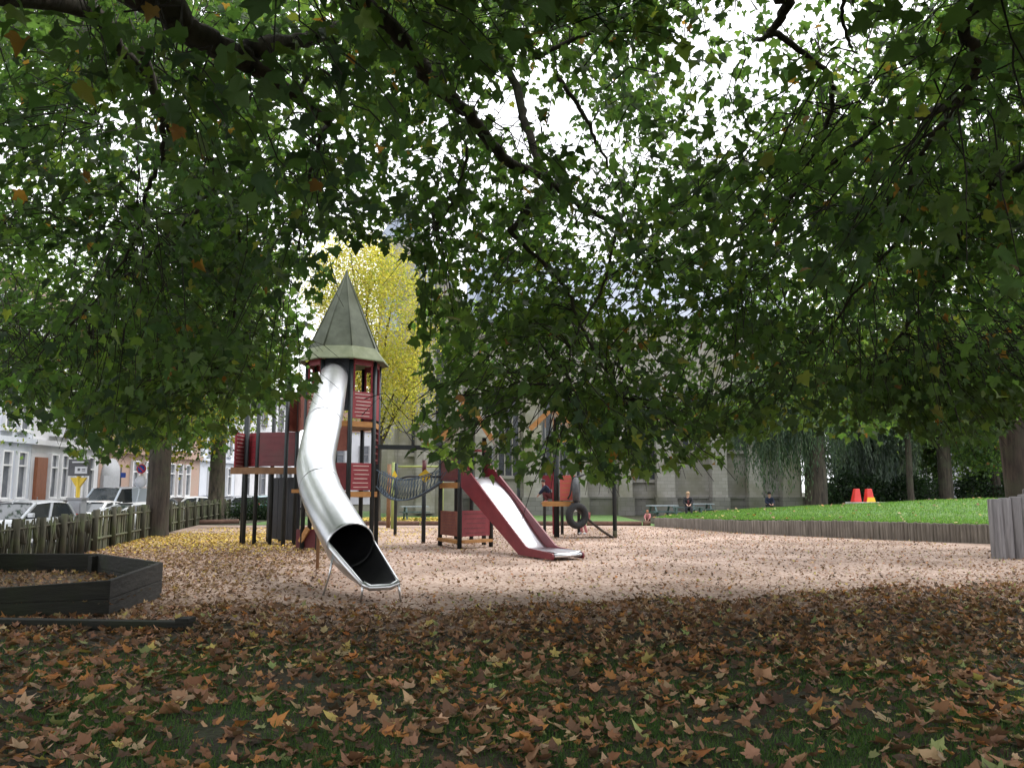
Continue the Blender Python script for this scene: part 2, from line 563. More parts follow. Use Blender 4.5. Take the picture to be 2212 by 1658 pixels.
YC = 56.0
def cx(x, Y=YC): return (x - 1105.5) / FPX * Y * 1.0 / (cp + 0.0) * cp
def px_at(x, Y, z):
    # world X of picture column x at depth Y, height z
    return (x - 1105.5) / FPX * (Y * cp + (z - CAM_H) * sp)
ch = thing("church", "long grey stone church with buttresses and slate roofs behind the playground", "church", (4, YC, 0))
x0c, x1c = px_at(1000, YC, 4), px_at(1732, YC, 1.5)
wallb = MB(); wallb.box(((x0c + x1c) / 2, YC + 6, 6.6), (x1c - x0c, 12, 13.2)); 
wobj = wallb.build("wall", M_STONE, ch)
tr0, tr1 = px_at(860, YC, 4), px_at(1000, YC, 4)
tb = MB()
tb.box(((tr0 + tr1) / 2, YC + 4, 7.0), (tr1 - tr0, 13, 14.0))
xm = (tr0 + tr1) / 2
yf, yb = YC - 2.5, YC + 10.5
tb.add([(tr0, yf, 14.0), (tr1, yf, 14.0), (xm, yf, 17.6), (tr0, yb, 14.0), (tr1, yb, 14.0), (xm, yb, 17.6)], [(0, 1, 2), (3, 5, 4), (0, 3, 4, 1)])
tb.build("transept", M_STONE, ch)
rfb = MB()
rfb.add([(tr0 - .2, yf - .3, 13.9), (xm, yf - .3, 17.85), (xm, yb, 17.85), (tr0 - .2, yb, 13.9)], [(0, 1, 2, 3)])
rfb.add([(tr1 + .2, yf - .3, 13.9), (xm, yf - .3, 17.85), (xm, yb, 17.85), (tr1 + .2, yb, 13.9)], [(0, 1, 2, 3)])
rfb.build("roof", M_SLATE, ch, solid=0.2)
nr = MB()
yr = YC + 6
nr.add([(x0c, YC - .5, 13.2), (x1c + .3, YC - .5, 13.2), (x1c + .3, yr, 19.2), (x0c, yr, 19.2), (x1c + .3, YC + 12.5, 13.2), (x0c, YC + 12.5, 13.2)], [(0, 1, 2, 3), (3, 2, 4, 5)])
nr.build("roof", M_SLATE, ch, solid=0.2)
ge = MB(); ge.add([(x1c, YC, 13.2), (x1c, yr, 19.0), (x1c, YC + 12, 13.2)], [(0, 1, 2)]); ge.build("gable", M_STONE, ch, solid=0.3)
gu = MB(); gu.box((px_at(1105, YC, 13), YC - 0.62, 13.05), (2.2, 0.24, 0.3)); gu.build("gutter", M_REDPAINT, ch)
pl = MB(); pl.box(((tr0 + x1c) / 2, YC - 0.16, 0.55), (x1c - tr0 + 0.1, 0.34, 1.1)); pl.box(((tr0 + x1c) / 2, YC - 0.2, 1.16), (x1c - tr0 + 0.16, 0.46, 0.12))
pl.build("plinth", M_STONE2, ch)
for bx, w in ((1045, 1.2), (1150, 1.2), (1250, 1.1), (1350, 0.9), (1437, 1.2), (1553, 1.0), (1630, 0.9), (1706, 1.1)):
    b = MB(); X = px_at(bx, YC - 1, 3)
    b.box((X, YC - 0.66, 2.6), (w, 0.9, 5.2)); b.box((X, YC - 0.46, 7.0), (w * .8, 0.5, 3.6))
    b.add([(X - w/2, YC - 1.11, 5.2), (X + w/2, YC - 1.11, 5.2), (X + w/2, YC - 0.7, 6.0), (X - w/2, YC - 0.7, 6.0)], [(0, 1, 2, 3)])
    b.box((X, YC - 0.8, 0.6), (w + .2, 1.0, 1.2), mi=1)
    b.build("buttress", [M_STONE, M_STONE2], ch)
def lancet(X, Y, z0, z1, w, par):
    f, p = MB(), MB()
    n = 8
    top = z1 - w * 0.8
    outl = [(-w/2, z0), (w/2, z0), (w/2, top)] + [(w/2 * math.cos(a) , top + w * .8 * math.sin(a)) for a in np.linspace(0.2, math.pi - 0.2, n)] + [(-w/2, top)]
    p.add([(X + a, Y - 0.035, b) for a, b in outl], [tuple(range(len(outl)))])
    fr = f.tube([(X + a, Y - 0.06, b) for a, b in outl + outl[:1]], 0.09, 4, smooth=False)
    for k in (-0.17, 0.17): f.box((X + k * w, Y - 0.05, (z0 + top) / 2), (0.08, 0.08, top - z0))
    f.box((X, Y - 0.14, z0 - 0.1), (w + 0.5, 0.3, 0.16))
    fo = f.build("window", M_STONE, par); p.build("pane", M_DARKWIN, fo)
for wx in (1200, 1300, 1392, 1495, 1590, 1668):
    lancet(px_at(wx, YC, 5), YC, 2.35 if wx in (1200, 1392) else 4.3, 8.9, 1.5, ch)
lancet(xm, yf, 4, 13, 2.2, ch)
lancet(px_at(1098, YC, 5), YC, 2.6, 8.6, 1.5, ch)
for tx, zt, r_, zb, yy in ((922, 19.5, 0.75, 12.5, yf - .3), (1053, 19.2, 0.8, 14.5, YC + .6), (846, 17.0, 0.6, 12, yf - .2)):
    t = MB(); X = px_at(tx, yy, 14)
    t.lathe((X, yy, 0), [(r_ * .9, 0.2), (r_ * .9, zb), (r_ * 1.12, zb)], 8, smooth=False)
    t.lathe((X, yy, 0), [(r_ * 1.12, zb), (r_ * 0.7, zb + (zt - zb) * .45), (0.03, zt)], 8, mi=1, smooth=False)
    t.build("turret", [M_STONE, M_SLATE], ch)
t = MB(); X = px_at(872, 66, 22)
t.box((X, 66, 11), (3.4, 3.4, 22)); t.lathe((X, 66, 0), [(2.4, 22), (1.3, 23.8), (0.05, 27)], 4, mi=1, smooth=False, a0=math.pi / 4)
t.build("spire", [M_STONE, M_SLATE], ch)

# ------------------------------------------------------------------ houses along the street on the left
M_WHITE = mat("white_render", (0.62, 0.62, 0.65), (0.72, 0.72, 0.74), 1.2, 0.85, c3=(0.56, 0.56, 0.58), scale3=0.6)
M_WHITEB = mat("bluish_white_render", (0.60, 0.63, 0.70), (0.68, 0.71, 0.77), 1.2, 0.85)
M_BRICK = stone_mat("pink_brick", (0.42, 0.27, 0.21), (0.48, 0.32, 0.26), (0.45, 0.38, 0.33), 4.2, (0.44, 0.33, 0.27))
M_GREYST = mat("house_plinth", (0.25, 0.25, 0.26), (0.33, 0.33, 0.34), 3, 0.9)
M_TILE = mat("roof_tiles", (0.12, 0.07, 0.055), (0.19, 0.11, 0.08), 6, 0.8)
M_FRAME = mat("white_frames", (0.7, 0.7, 0.72), (0.78, 0.78, 0.78), 4, 0.5)
M_GLASS = mat("house_glass", (0.10, 0.11, 0.13), (0.17, 0.18, 0.20), 2, 0.12, spec=0.8)
M_BDOOR = mat("brown_door", (0.20, 0.07, 0.03), (0.28, 0.10, 0.045), 5, 0.5, stretch=(3, 3, .5))
M_GDOOR = mat("grey_garage_door", (0.33, 0.34, 0.36), (0.4, 0.41, 0.43), 5, 0.5)
HX = -25.5
def house(label, y0, y1, m_wall, floors, wins, door=None, garage=None, wfr=M_FRAME, plinth=1.15):
    h = thing("house", label, "house", (HX, (y0 + y1) / 2, -0.2), "houses along the street")
    H = 4.5 + 3.6 * (floors - 1)
    w = MB(); w.box((HX - 5, (y0 + y1) / 2, -0.2 + H / 2), (10, y1 - y0, H)); w.build("wall", m_wall, h)
    for zz, dd, hh in ((4.2, .3, .28), (H - .35, .5, .4)):
        c = MB(); c.box((HX + dd / 2 - .03, (y0 + y1) / 2, zz), (dd, y1 - y0 - 0.02, hh)); c.build("cornice", m_wall, h)
    if plinth:
        p = MB(); p.box((HX + 0.07, (y0 + y1) / 2, plinth / 2 - 0.1), (0.14, y1 - y0 - 0.03, plinth + 0.2)); p.build("plinth", M_GREYST, h)
    r = MB(); z = H - 0.2
    r.add([(HX + .4, y0, z), (HX + .4, y1, z), (HX - 5, y1, z + 3.6), (HX - 5, y0, z + 3.6), (HX - 10.2, y1, z), (HX - 10.2, y0, z)], [(0, 1, 2, 3), (3, 2, 4, 5), (0, 3, 5), (1, 4, 2)])
    ro = r.build("roof", M_TILE, h)
    k = MB(); k.box((HX - 4.6, y0 + 1.2, z + 3.9), (0.7, 0.9, 1.8)); k.build("chimney", M_BRICK, ro)
    for fl in range(floors):
        zb = 1.25 if fl == 0 else 4.75 + 3.6 * (fl - 1)
        for wy, ww in wins:
            f, g = MB(), MB()
            hh = 2.35 if fl == 0 else 2.1
            for s in (-1, 1): f.box((HX + .09, wy + s * (ww / 2), zb + hh / 2), (0.2, 0.09, hh + .09))
            for q in (0, hh * .7, hh): f.box((HX + .08, wy, zb + q), (0.17, ww - .1, 0.08))
            f.box((HX + .16, wy, zb - .1), (0.34, ww + .3, 0.1))
            g.box((HX + .02, wy, zb + hh / 2), (0.06, ww - .02, hh - .02))
            fo = f.build("window", wfr, h); g.build("pane", M_GLASS, fo)
    if door:
        d = MB(); d.box((HX + .06, door, 1.65), (0.26, .95, 3.5)); do = d.build("door", M_BDOOR, h)
        d = MB(); d.tube([(HX + .22, door - .35, 1.0), (HX + .22, door - .35, 1.3)], .02, 6); d.build("handle", M_GREYST, do)
    if garage:
        d = MB(); d.box((HX + .06, garage, 1.2), (0.3, 2.2, 2.7)); d.lathe((HX + .06, garage, 2.55), [(0.02, .12), (1.1, .12), (1.1, -.12), (.02, -.12)], 20, rot=Matrix.Rotation(R(90), 3, 'Y')); d.build("garage_door", M_GDOOR, h)
    return h
house("bluish white town house nearest, leftmost along the street", 34.0, 43.55, M_WHITEB, 3, [(37.0, .8), (39.5, .8), (41.3, .75), (42.6, .75)])
house("white town house with the tall brown front door", 43.6, 50.75, M_WHITE, 3, [(45.6, .7), (46.7, .7), (48.2, .7), (49.6, .7)], door=44.4)
house("pink brick house with grey arched garage door", 50.8, 67.2, M_BRICK, 2, [(55.5, .9), (57.5, .9), (61.5, .9), (63.0, .9), (64.5, .9)], garage=52.2, plinth=0)
house("narrow bluish house between the pink brick house and the white one", 67.3, 75.8, M_WHITEB, 3, [(69.5, .9), (72, .9), (74, .9)])
house("white house farthest along the street, seen through the play tower posts", 75.9, 97, M_WHITE, 3, [(79, 1.2), (84, 1.5), (90, 1.6), (94, 1.6)], wfr=M_GREYST)
# far row closing the street
fh = thing("house", "white house closing the far end of the street", "house", (-16, 100, -0.2), "houses along the street")
b = MB(); b.box((-16, 104, 4.3), (15, 8, 9)); b.build("wall", M_WHITE, fh)
b = MB(); b.add([(-23.7, 99.8, 8.7), (-8.3, 99.8, 8.7), (-8.3, 104, 12), (-23.7, 104, 12), (-8.3, 108.2, 8.7), (-23.7, 108.2, 8.7)], [(0, 1, 2, 3), (3, 2, 4, 5), (0, 3, 5), (1, 4, 2)]); b.build("roof", M_TILE, fh)
for wx in (-21, -18, -15, -12):
    for zb in (1.0, 5.0):
        f, g = MB(), MB()
        for s in (-1, 1): f.box((wx + s * .6, 99.92, zb + 1), (.12, .2, 2.1))
        for q in (0, 1, 2): f.box((wx, 99.92, zb + q), (1.1, .18, .1))
        g.box((wx, 99.97, zb + 1), (1.1, .08, 1.9)); fo = f.build("window", M_GREYST, fh); g.build("pane", M_GLASS, fo)

# ------------------------------------------------------------------ cars
M_TYRE = mat("tyre_rubber", (0.012, 0.012, 0.013), (0.025, 0.025, 0.026), 20, 0.85)
M_RIM = mat("alloy_rim", (0.45, 0.46, 0.48), None, rough=0.35, metal=0.9)
M_CGLASS = mat("car_glass", (0.02, 0.026, 0.03), (0.035, 0.045, 0.05), 2, 0.05, spec=0.9)
M_LAMP = mat("lamp_glass", (0.6, 0.62, 0.65), None, rough=0.1)
M_TAIL = mat("tail_lamp", (0.5, 0.03, 0.02), None, rough=0.2)
M_BLACKP = mat("black_plastic", (0.015, 0.015, 0.017), (0.03, 0.03, 0.03), 9, 0.6)
def paint(name, c):
    m = mat(name, c, tuple(min(1, k * 1.06) for k in c), 2, 0.28, spec=0.6)
    m.node_tree.nodes["Principled BSDF"].inputs["Coat Weight"].default_value = 0.6
    return m
def car(label, loc, rz, m, L=4.2, W=1.75, H=1.46, van=False):
    c = thing("parked_car", label, "van" if van else "car", loc, "cars parked along the street", rz)
    hx = L / 2
    bel = 0.92 if not van else 1.05
    # section stations: x, bottom z, shoulder z, half width
    if van: st = [(-hx, .38, bel), (-hx + .1, .3, bel + .02), (hx - .9, .3, bel), (hx - .25, .3, bel - .12), (hx, .42, bel - .35)]
    else: st = [(-hx, .42, bel - .1), (-hx + .15, .3, bel), (-.4, .26, bel), (hx - 1.15, .26, bel - .04), (hx - .35, .3, bel - .18), (hx, .42, bel - .36)]
    b = MB(); rows = []
    for i, (x, zb, zt) in enumerate(st):
        hw = W / 2 * (0.9 if i in (0, len(st) - 1) else 1.0)
        rows.append([(x, -hw * .9, zb), (x, -hw, (zb + zt) * .45), (x, -hw, zt - .14), (x, -hw * .92, zt), (x, 0, zt + .03), (x, hw * .92, zt), (x, hw, zt - .14), (x, hw, (zb + zt) * .45), (x, hw * .9, zb)])
    b.grid(rows, smooth=True, closed=True)
    n9 = 9; o = len(b.v) - len(rows) * n9
    b.f += [tuple(o + k for k in range(n9)), tuple(o + (len(rows) - 1) * n9 + k for k in reversed(range(n9)))]; b.mi += [0, 0]; b.sm += [False, False]
    # roof shell and pillars
    if van: xr0, xr1, xb0, xb1 = -hx + .12, hx - 1.55, -hx + .06, hx - .75
    else: xr0, xr1, xb0, xb1 = -hx + .55, hx - 2.0, -hx + .18, hx - 1.2
    rw, bw = W / 2 * .80, W / 2 * .91
    b.grid([[(xr0, -rw, H - .08), (xr0, -rw * .7, H), (xr0, rw * .7, H), (xr0, rw, H - .08)], [((xr0 + xr1) / 2, -rw, H - .04), ((xr0 + xr1) / 2, -rw * .7, H + .035), ((xr0 + xr1) / 2, rw * .7, H + .035), ((xr0 + xr1) / 2, rw, H - .04)], [(xr1, -rw, H - .1), (xr1, -rw * .7, H - .03), (xr1, rw * .7, H - .03), (xr1, rw, H - .1)]], smooth=True)
    for s in (-1, 1):
        for xa, xb_ in ((xr1, xb1), (xr0, xb0), ((xr0 + xr1) / 2, (xb0 + xb1) / 2)):
            b.bar((xb_, s * bw, bel - .05), (xa, s * rw, H - .07), .09, .07)
    bo = b.build("body", m, c, local=True)
    def pane(name, pts):
        p = MB(); p.add(pts, [tuple(range(len(pts)))]); return p.build(name, M_CGLASS, c, local=True)
    e = .012
    pane("windscreen", [(xb1 - e, -bw + .06, bel), (xb1 - e, bw - .06, bel), (xr1 - e, rw - .05, H - .07), (xr1 - e, -rw + .05, H - .07)])
    pane("rear_window", [(xb0 + e, -bw + .06, bel), (xb0 + e, bw - .06, bel), (xr0 + e, rw - .05, H - .07), (xr0 + e, -rw + .05, H - .07)])
    for s in (-1, 1):
        if van:
            xm2 = xr1 - .9
            pane("side_window", [(xm2, s * bw * .985, bel), (xb1 - .1, s * bw * .985, bel), (xr1 - .03, s * rw, H - .1), (xm2, s * rw, H - .1)])
            w = MB(); w.add([(xb0, s * bw, bel - .1), (xm2, s * bw, bel - .1), (xm2, s * rw * 1.01, H - .06), (xr0, s * rw * 1.01, H - .06)], [(0, 1, 2, 3)]); w.build("side_panel", m, c, local=True)
        else:
            pane("side_window", [(xb0 + .1, s * bw * .985, bel - .02), (xb1 - .1, s * bw * .985, bel - .02), (xr1 - .05, s * rw * .99, H - .1), (xr0 + .05, s * rw * .99, H - .1)])
        mr = MB(); mr.box((xb1 - .25, s * (W / 2 + .1), bel + .1), (.12, .2, .14)); mr.build("mirror", m, c, local=True, bevel=.03)
        h_ = MB(); h_.box((hx - .09, s * (W / 2 - .3), .66), (.2, .36, .16)); h_.build("headlight", M_LAMP, c, local=True, bevel=.03)
        t_ = MB(); t_.box((-hx + .07, s * (W / 2 - .22), .85), (.16, .22, .3)); t_.build("tail_light", M_TAIL, c, local=True, bevel=.02)
        for xx in (-hx + .75, hx - .85):
            ty, ri = MB(), MB()
            Rm = Matrix.Rotation(R(90), 3, 'X')
            ty.lathe((xx, s * (W / 2 - .1), .31), [(.2, -.1), (.28, -.11), (.31, -.07), (.31, .07), (.28, .11), (.2, .1)], 20, rot=Rm)
            ri.lathe((xx, s * (W / 2 - .1), .31), [(.02, -.09), (.2, -.09), (.2, .09), (.02, .09)], 14, rot=Rm)
            to = ty.build("tyre", M_TYRE, c, local=True); to.name = "wheel"; ri.build("rim", M_RIM, to, local=True)
    gr = MB(); gr.box((hx - .02, 0, .5), (.08, W * .55, .18)); gr.build("grille", M_BLACKP, c, local=True)
    return c
ZR = -0.196
def at_px(x, Y): return (px_at(x, Y, 1), Y, ZR)
HD = R(-90)
car("silver hatchback facing the camera, nearest car left behind the stick fence", at_px(38, 27.5), HD - R(6), paint("silver_paint", (0.52, 0.54, 0.57)))
car("low white car beside the bus stop post", at_px(196, 36.5), HD + R(4), paint("white_paint", (0.75, 0.76, 0.77)), H=1.34)
car("tall white and grey van, left of the plane tree trunk", at_px(252, 43), HD - R(8), paint("pale_blue_paint", (0.48, 0.53, 0.60)), L=4.8, W=1.9, H=2.0, van=True)
car("white estate car just left of the thick trunk, behind the board fence", at_px(285, 36), HD - R(35), paint("white_paint", (0.75, 0.76, 0.77)), L=4.5, H=1.30)
car("dark box van with yellow roof edge half hidden by the thick trunk", at_px(300, 49), HD, paint("black_paint", (0.03, 0.03, 0.03)), L=5, W=1.9, H=2.0, van=True)
car("white rounded car between the two plane tree trunks", at_px(388, 50), HD - R(30), paint("white_paint", (0.75, 0.76, 0.77)), H=1.45)
car("dark blue car touching the left side of the second trunk", at_px(440, 53), HD - R(10), paint("navy_paint", (0.05, 0.07, 0.13)), H=1.5)
car("dark grey car right of the second trunk", at_px(492, 53), HD - R(25), paint("grey_paint", (0.07, 0.08, 0.10)))
car("teal car seen between the play tower legs", at_px(548, 58), HD - R(40), paint("teal_paint", (0.05, 0.20, 0.22)))

# ------------------------------------------------------------------ street furniture
M_YEL = mat("yellow_paint", (0.62, 0.42, 0.02), (0.70, 0.48, 0.04), 6, 0.45)
M_GREYBOX = mat("grey_cabinet", (0.33, 0.34, 0.37), (0.40, 0.41, 0.44), 5, 0.6)
M_SIGND = mat("sign_dark", (0.06, 0.06, 0.07), (0.09, 0.09, 0.10), 6, 0.5)
M_SIGNW = mat("sign_white", (0.62, 0.62, 0.66), None, rough=0.5)
bs = thing("bus_stop", "yellow bus stop post with flared collar and dark timetable board", "bus stop", (px_at(170, 31, 2), 31, -0.2))
X = px_at(170, 31, 2)
b = MB(); b.tube([(X, 31, -.2), (X, 31, 2.15)], .075, 10); b.build("post", M_YEL, bs)
b = MB(); b.add([(X - .07, 30.95, 1.75), (X + .07, 30.95, 1.75), (X + .3, 30.95, 2.1), (X - .3, 30.95, 2.1), (X - .07, 31.05, 1.75), (X + .07, 31.05, 1.75), (X + .3, 31.05, 2.1), (X - .3, 31.05, 2.1)], [(0, 1, 2, 3), (7, 6, 5, 4), (0, 4, 5, 1), (1, 5, 6, 2), (2, 6, 7, 3), (3, 7, 4, 0)]); b.build("collar", M_YEL, bs)
b = MB(); b.box((X, 31, 2.48), (.8, .12, .62)); bo = b.build("board", M_SIGND, bs, bevel=.02)
b = MB(); b.box((X + .1, 30.93, 2.38), (.46, .02, .26)); b.box((X, 30.93, 2.68), (.5, .02, .05)); b.build("timetable_panel", M_SIGNW, bo)
b = MB(); b.box((X + .02, 30.915, 2.4), (.09, .012, .1)); b.box((X + .2, 30.915, 2.42), (.12, .012, .03)); b.box((X + .2, 30.915, 2.36), (.12, .012, .03)); b.build("symbol", M_SIGND, bo)
cbx = px_at(166, 30, 1)
cb = thing("utility_cabinet", "grey metal cabinet standing in front of the yellow bus stop post", "cabinet", (cbx, 30, -.2))
b = MB(); b.box((cbx, 30, .55), (.5, .4, 1.5)); b.build("body", M_GREYBOX, cb, bevel=.02)
b = MB(); b.box((cbx, 30, 1.33), (.58, .48, .07)); b.build("cap", M_GREYST, cb)
b = MB(); b.box((cbx, 29.785, .6), (.4, .03, 1.2)); d = b.build("door", M_GREYBOX, cb); b = MB(); b.box((cbx + .14, 29.76, .65), (.03, .03, .12)); b.build("handle", M_BLACKP, d)
sgx = px_at(307, 44, 3)
sg = thing("road_sign", "round blue and red no parking sign above a white disc, beside the thick trunk", "road sign", (sgx, 44, -.2))
b = MB(); b.tube([(sgx, 44, -.2), (sgx, 44, 3.1)], .035, 8); b.build("pole", M_GREYBOX, sg)
Rx = Matrix.Rotation(R(90), 3, 'X')
b = MB(); b.lathe((sgx, 43.93, 2.78), [(0.01, .02), (.25, .02), (.25, -.02), (0.01, -.02)], 24, rot=Rx); bo = b.build("disc", mat("sign_red", (.55, .03, .03)), sg)
b = MB(); b.lathe((sgx, 43.90, 2.78), [(0.005, .012), (.19, .012), (.19, -.005), (0.005, -.005)], 24, rot=Rx); b.build("blue_field", mat("sign_blue", (.03, .08, .35)), bo)
b = MB(); b.box((sgx, 43.885, 2.78), (.38, .012, .06), rot=Matrix.Rotation(R(45), 3, 'Y')); b.build("red_bar", MATS["sign_red"], bo)
b = MB(); b.lathe((sgx, 43.93, 2.1), [(0.01, .02), (.32, .02), (.32, -.02), (0.01, -.02)], 24, rot=Rx); b.build("white_disc", M_SIGNW, sg)
s2x = px_at(262, 47, 3)
s2 = thing("road_sign", "small blue square sign on thin dark pole before pink brick wall", "road sign", (s2x, 47, -.2))
b = MB(); b.tube([(s2x, 47, -.2), (s2x, 47, 3.0)], .04, 8); b.build("pole", M_SIGND, s2)
b = MB(); b.box((s2x + .16, 46.95, 2.5), (.28, .03, .28)); b.build("plate", mat("sign_blue", (.03, .08, .35)), s2)

# ------------------------------------------------------------------ fences
M_FWOOD = mat("mossy_sticks", (0.026, 0.026, 0.016), (0.066, 0.062, 0.042), 7, 0.95, stretch=(1, 1, .2), c3=(0.07, 0.085, 0.035), scale3=2)
M_FWOODL = mat("mossy_boards", (0.062, 0.064, 0.038), (0.13, 0.125, 0.085), 6, 0.95, stretch=(1, 1, .2), c3=(0.12, 0.14, 0.07), scale3=2)
def fence(label, y0, y1, boards, step, h, seed):
    rr = random.Random(seed)
    f = thing("wooden_fence", label, "fence", (fence_x(y0), y0, 0), "rustic wooden fences along the left side")
    s = MB()
    y = y0
    while y < y1:
        x = fence_x(y) + rr.uniform(-.05, .05)
        hh = h + rr.uniform(-.10, .08)
        if boards:
            s.box((x, y, hh / 2), (.035, step * .92, hh), rz=R(12))
        else:
            a = Vector((x, y, 0)); t = Vector((x + rr.uniform(-.05, .05), y + rr.uniform(-.16, .16), hh))
            mid = (a + t) / 2 + Vector((rr.uniform(-.03, .03), rr.uniform(-.05, .05), 0))
            s.tube([a, mid, t], [rr.uniform(.018, .034), .028, .016], 5)
            if rr.random() < .5:
                t2 = Vector((x, y + rr.uniform(-.1, .1), hh * .98)); a2 = Vector((x + .03, y + rr.uniform(-.05, .1), hh * .55))
                s.tube([a2, t2], [.05, .03], 5)
        y += step * rr.uniform(.75, 1.25)
    for zz in ((.3, .85) if boards else (.86,)):
        s.tube([(fence_x(q) + .06, q, zz * h) for q in np.linspace(y0, y1, 8)], .035 if boards else .024, 6)
    s.build("pickets" if boards else "stick_panel", M_FWOODL if boards else M_FWOOD, f)
    y = y0 + .2
    while y < y1:
        p = MB(); x = fence_x(y) + .1
        p.tube([(x, y, 0), (x + rr.uniform(-.02, .02), y + rr.uniform(-.03, .03), h + rr.uniform(.04, .15))], [.085, .075], 8); p.build("post", M_FWOOD, f)
        y += 1.45 if not boards else 1.9
    return f
fence("ragged woven stick fence with gaps behind the sandbox", 13.5, 21.9, False, .068, .98, 3)
fence("close mossy board fence running up to the thick trunk", 22.0, 29.3, True, .12, 1.06, 4)
fence("pale green board fence between the two trunks and beyond", 30.6, 50, True, .14, 1.08, 5)

# clipped hedge behind the tower legs is made with the trees below

# ------------------------------------------------------------------ timber: sandbox, beam, palisades, edging
M_OLDT = mat("old_dark_timber", (0.007, 0.0075, 0.005), (0.016, 0.016, 0.011), 3, 0.9, stretch=(1, 1, 4), bump=0.6, c3=(0.012, 0.016, 0.005), scale3=1.3)
M_OLDT2 = mat("weathered_plank", (0.02, 0.02, 0.018), (0.045, 0.043, 0.04), 3, 0.9, stretch=(1, 1, 4), bump=0.6, c3=(0.033, 0.032, 0.03), scale3=1.3)
A_ = Vector((-5.15, 10.75, 0)); B_ = Vector((-5.32, 12.75, 0)); C_ = Vector((-7.35, 14.9, 0)); D_ = Vector((-10.0, 14.95, 0)); E_ = Vector((-11.2, 12.6, 0)); F_ = Vector((-9.4, 10.3, 0))
SV = [(A_, .47), (B_, .53), (C_, .5), (D_, .5), (E_, .4), (F_, .22)]
sx = thing("sandbox", "dark timber walled sandbox filled with dry leaves", "sandbox", (-8, 12.6, 0))
cen = Vector((-8, 12.6, 0))
for i in range(6):
    (a, ha), (b_, hb) = SV[i], SV[(i + 1) % 6]
    ia, ib = a + (cen - a).normalized() * .09, b_ + (cen - b_).normalized() * .09
    w = MB()
    poly = [(a.x, a.y), (b_.x, b_.y), (ib.x, ib.y), (ia.x, ia.y)]
    nseg = 2
    for k in range(nseg):
        lo = [(ha if q in (0, 3) else hb) * k / nseg for q in range(4)]
        hi = [(ha if q in (0, 3) else hb) * (k + 1) / nseg - .006 for q in range(4)]
        w.prism(poly, lo, hi)
    w.build("side_plank", M_OLDT2 if i == 0 else M_OLDT, sx, bevel=.008)
    p = MB(); q = a + (cen - a).normalized() * .16; p.box((q.x, q.y, ha * .47), (.12, .12, ha * .94), rz=.5 * i); p.build("corner_post", M_OLDT, sx)
fl = MB(); ins = [v + (cen - v).normalized() * .1 for v, _ in SV]
fl.add([(v.x, v.y, .16) for v in ins], [tuple(range(6))]); fl.build("sand_floor", mat("sandbox_soil", (.05, .035, .022), (.10, .07, .045), 8, .95), sx)
bm_ = MB(); bm_.bar((-8.0, 10.15, .055), (-3.72, 9.75, .055), .16, .11)
bm_.box((-3.78, 9.76, .12), (.16, .2, .06), rz=R(-5))
tag(bm_.build("timber_beam", M_OLDT, bevel=.012), "dark low beam lying on the leaves in front of the sandbox", "beam")

M_PAL = mat("palisade_wood", (0.11, 0.095, 0.078), (0.24, 0.21, 0.18), 5, 0.95, stretch=(2.2, 2.2, .18), c3=(0.15, 0.13, 0.11), scale3=2.2, bump=.5)
M_PAL2 = mat("palisade_wood_grey", (0.085, 0.078, 0.08), (0.25, 0.235, 0.235), 3.5, 0.95, stretch=(2.5, 2.5, .14), c3=(0.16, 0.15, 0.15), scale3=1.5, bump=.7)
def palisade(label, pts, htop, r_, m, seed):
    rr = random.Random(seed); w = MB()
    for (a, b2) in zip(pts[:-1], pts[1:]):
        L = math.dist(a, b2); n = max(2, int(L / (2 * r_ * .74))); ang = math.atan2(b2[1] - a[1], b2[0] - a[0])
        for k in range(n):
            t = (k + .5) / n; x = a[0] + (b2[0] - a[0]) * t; y = a[1] + (b2[1] - a[1]) * t
            h = htop(x, y) + rr.uniform(-.02, .02)
            rad = r_ * rr.uniform(.88, 1.05)
            ox, oy = rr.uniform(-.015, .015), rr.uniform(-.015, .015)
            w.lathe((x + ox, y + oy, 0), [(rad, -.1), (rad, h - .02), (rad * .8, h), (0.005, h + .004)], 8, a0=rr.random())
    o = w.build("palisade_wall", m); return tag(o, label, "timber wall", "timber palisade walls")
def pal_h(x, y):
    k = min(1, max(0, (x - 6.5) / 5.0)); return .40 + .19 * k
palisade("long low palisade of vertical logs holding up the green mound", W_LINE + [(16.2, 24.2)], pal_h, .065, M_PAL, 1)
q0 = G(2137, 1206); 
palisade("tall grey palisade of thick vertical logs at the right edge", [(q0.x + .1, q0.y), (q0.x + 1.0, q0.y - .12)], lambda x, y: 1.36 + .16 * (x - q0.x), .15, M_PAL2, 2)
palisade("dark second block of thick logs cut off by the right edge", [(q0.x + 1.17, q0.y + .35), (q0.x + 3.6, q0.y - .1)], lambda x, y: 1.58 + .05 * (x - q0.x), .15, M_PAL2, 6)
M_EDGE = mat("red_brown_log", (0.09, 0.045, 0.03), (0.15, 0.085, 0.06), 6, 0.9)
ed = MB()
for a in np.arange(-9.5, 6.2, 2.6):
    ed.tube([(a, wall_y(a) + .1, .10), (min(a + 2.55, 6.45), wall_y(a) + .08, .10)], .11, 8)
tag(ed.build("edging_log", M_EDGE), "red brown log edging along the back of the sand", "edging")
ed = MB(); e0, e1 = G(390, 1133), G(515, 1130); ed.tube([(e0.x, e0.y, .1), (e1.x, e1.y, .1)], .12, 8)
tag(ed.build("edging_log", M_EDGE), "short dark log edging in front of the second trunk", "edging")

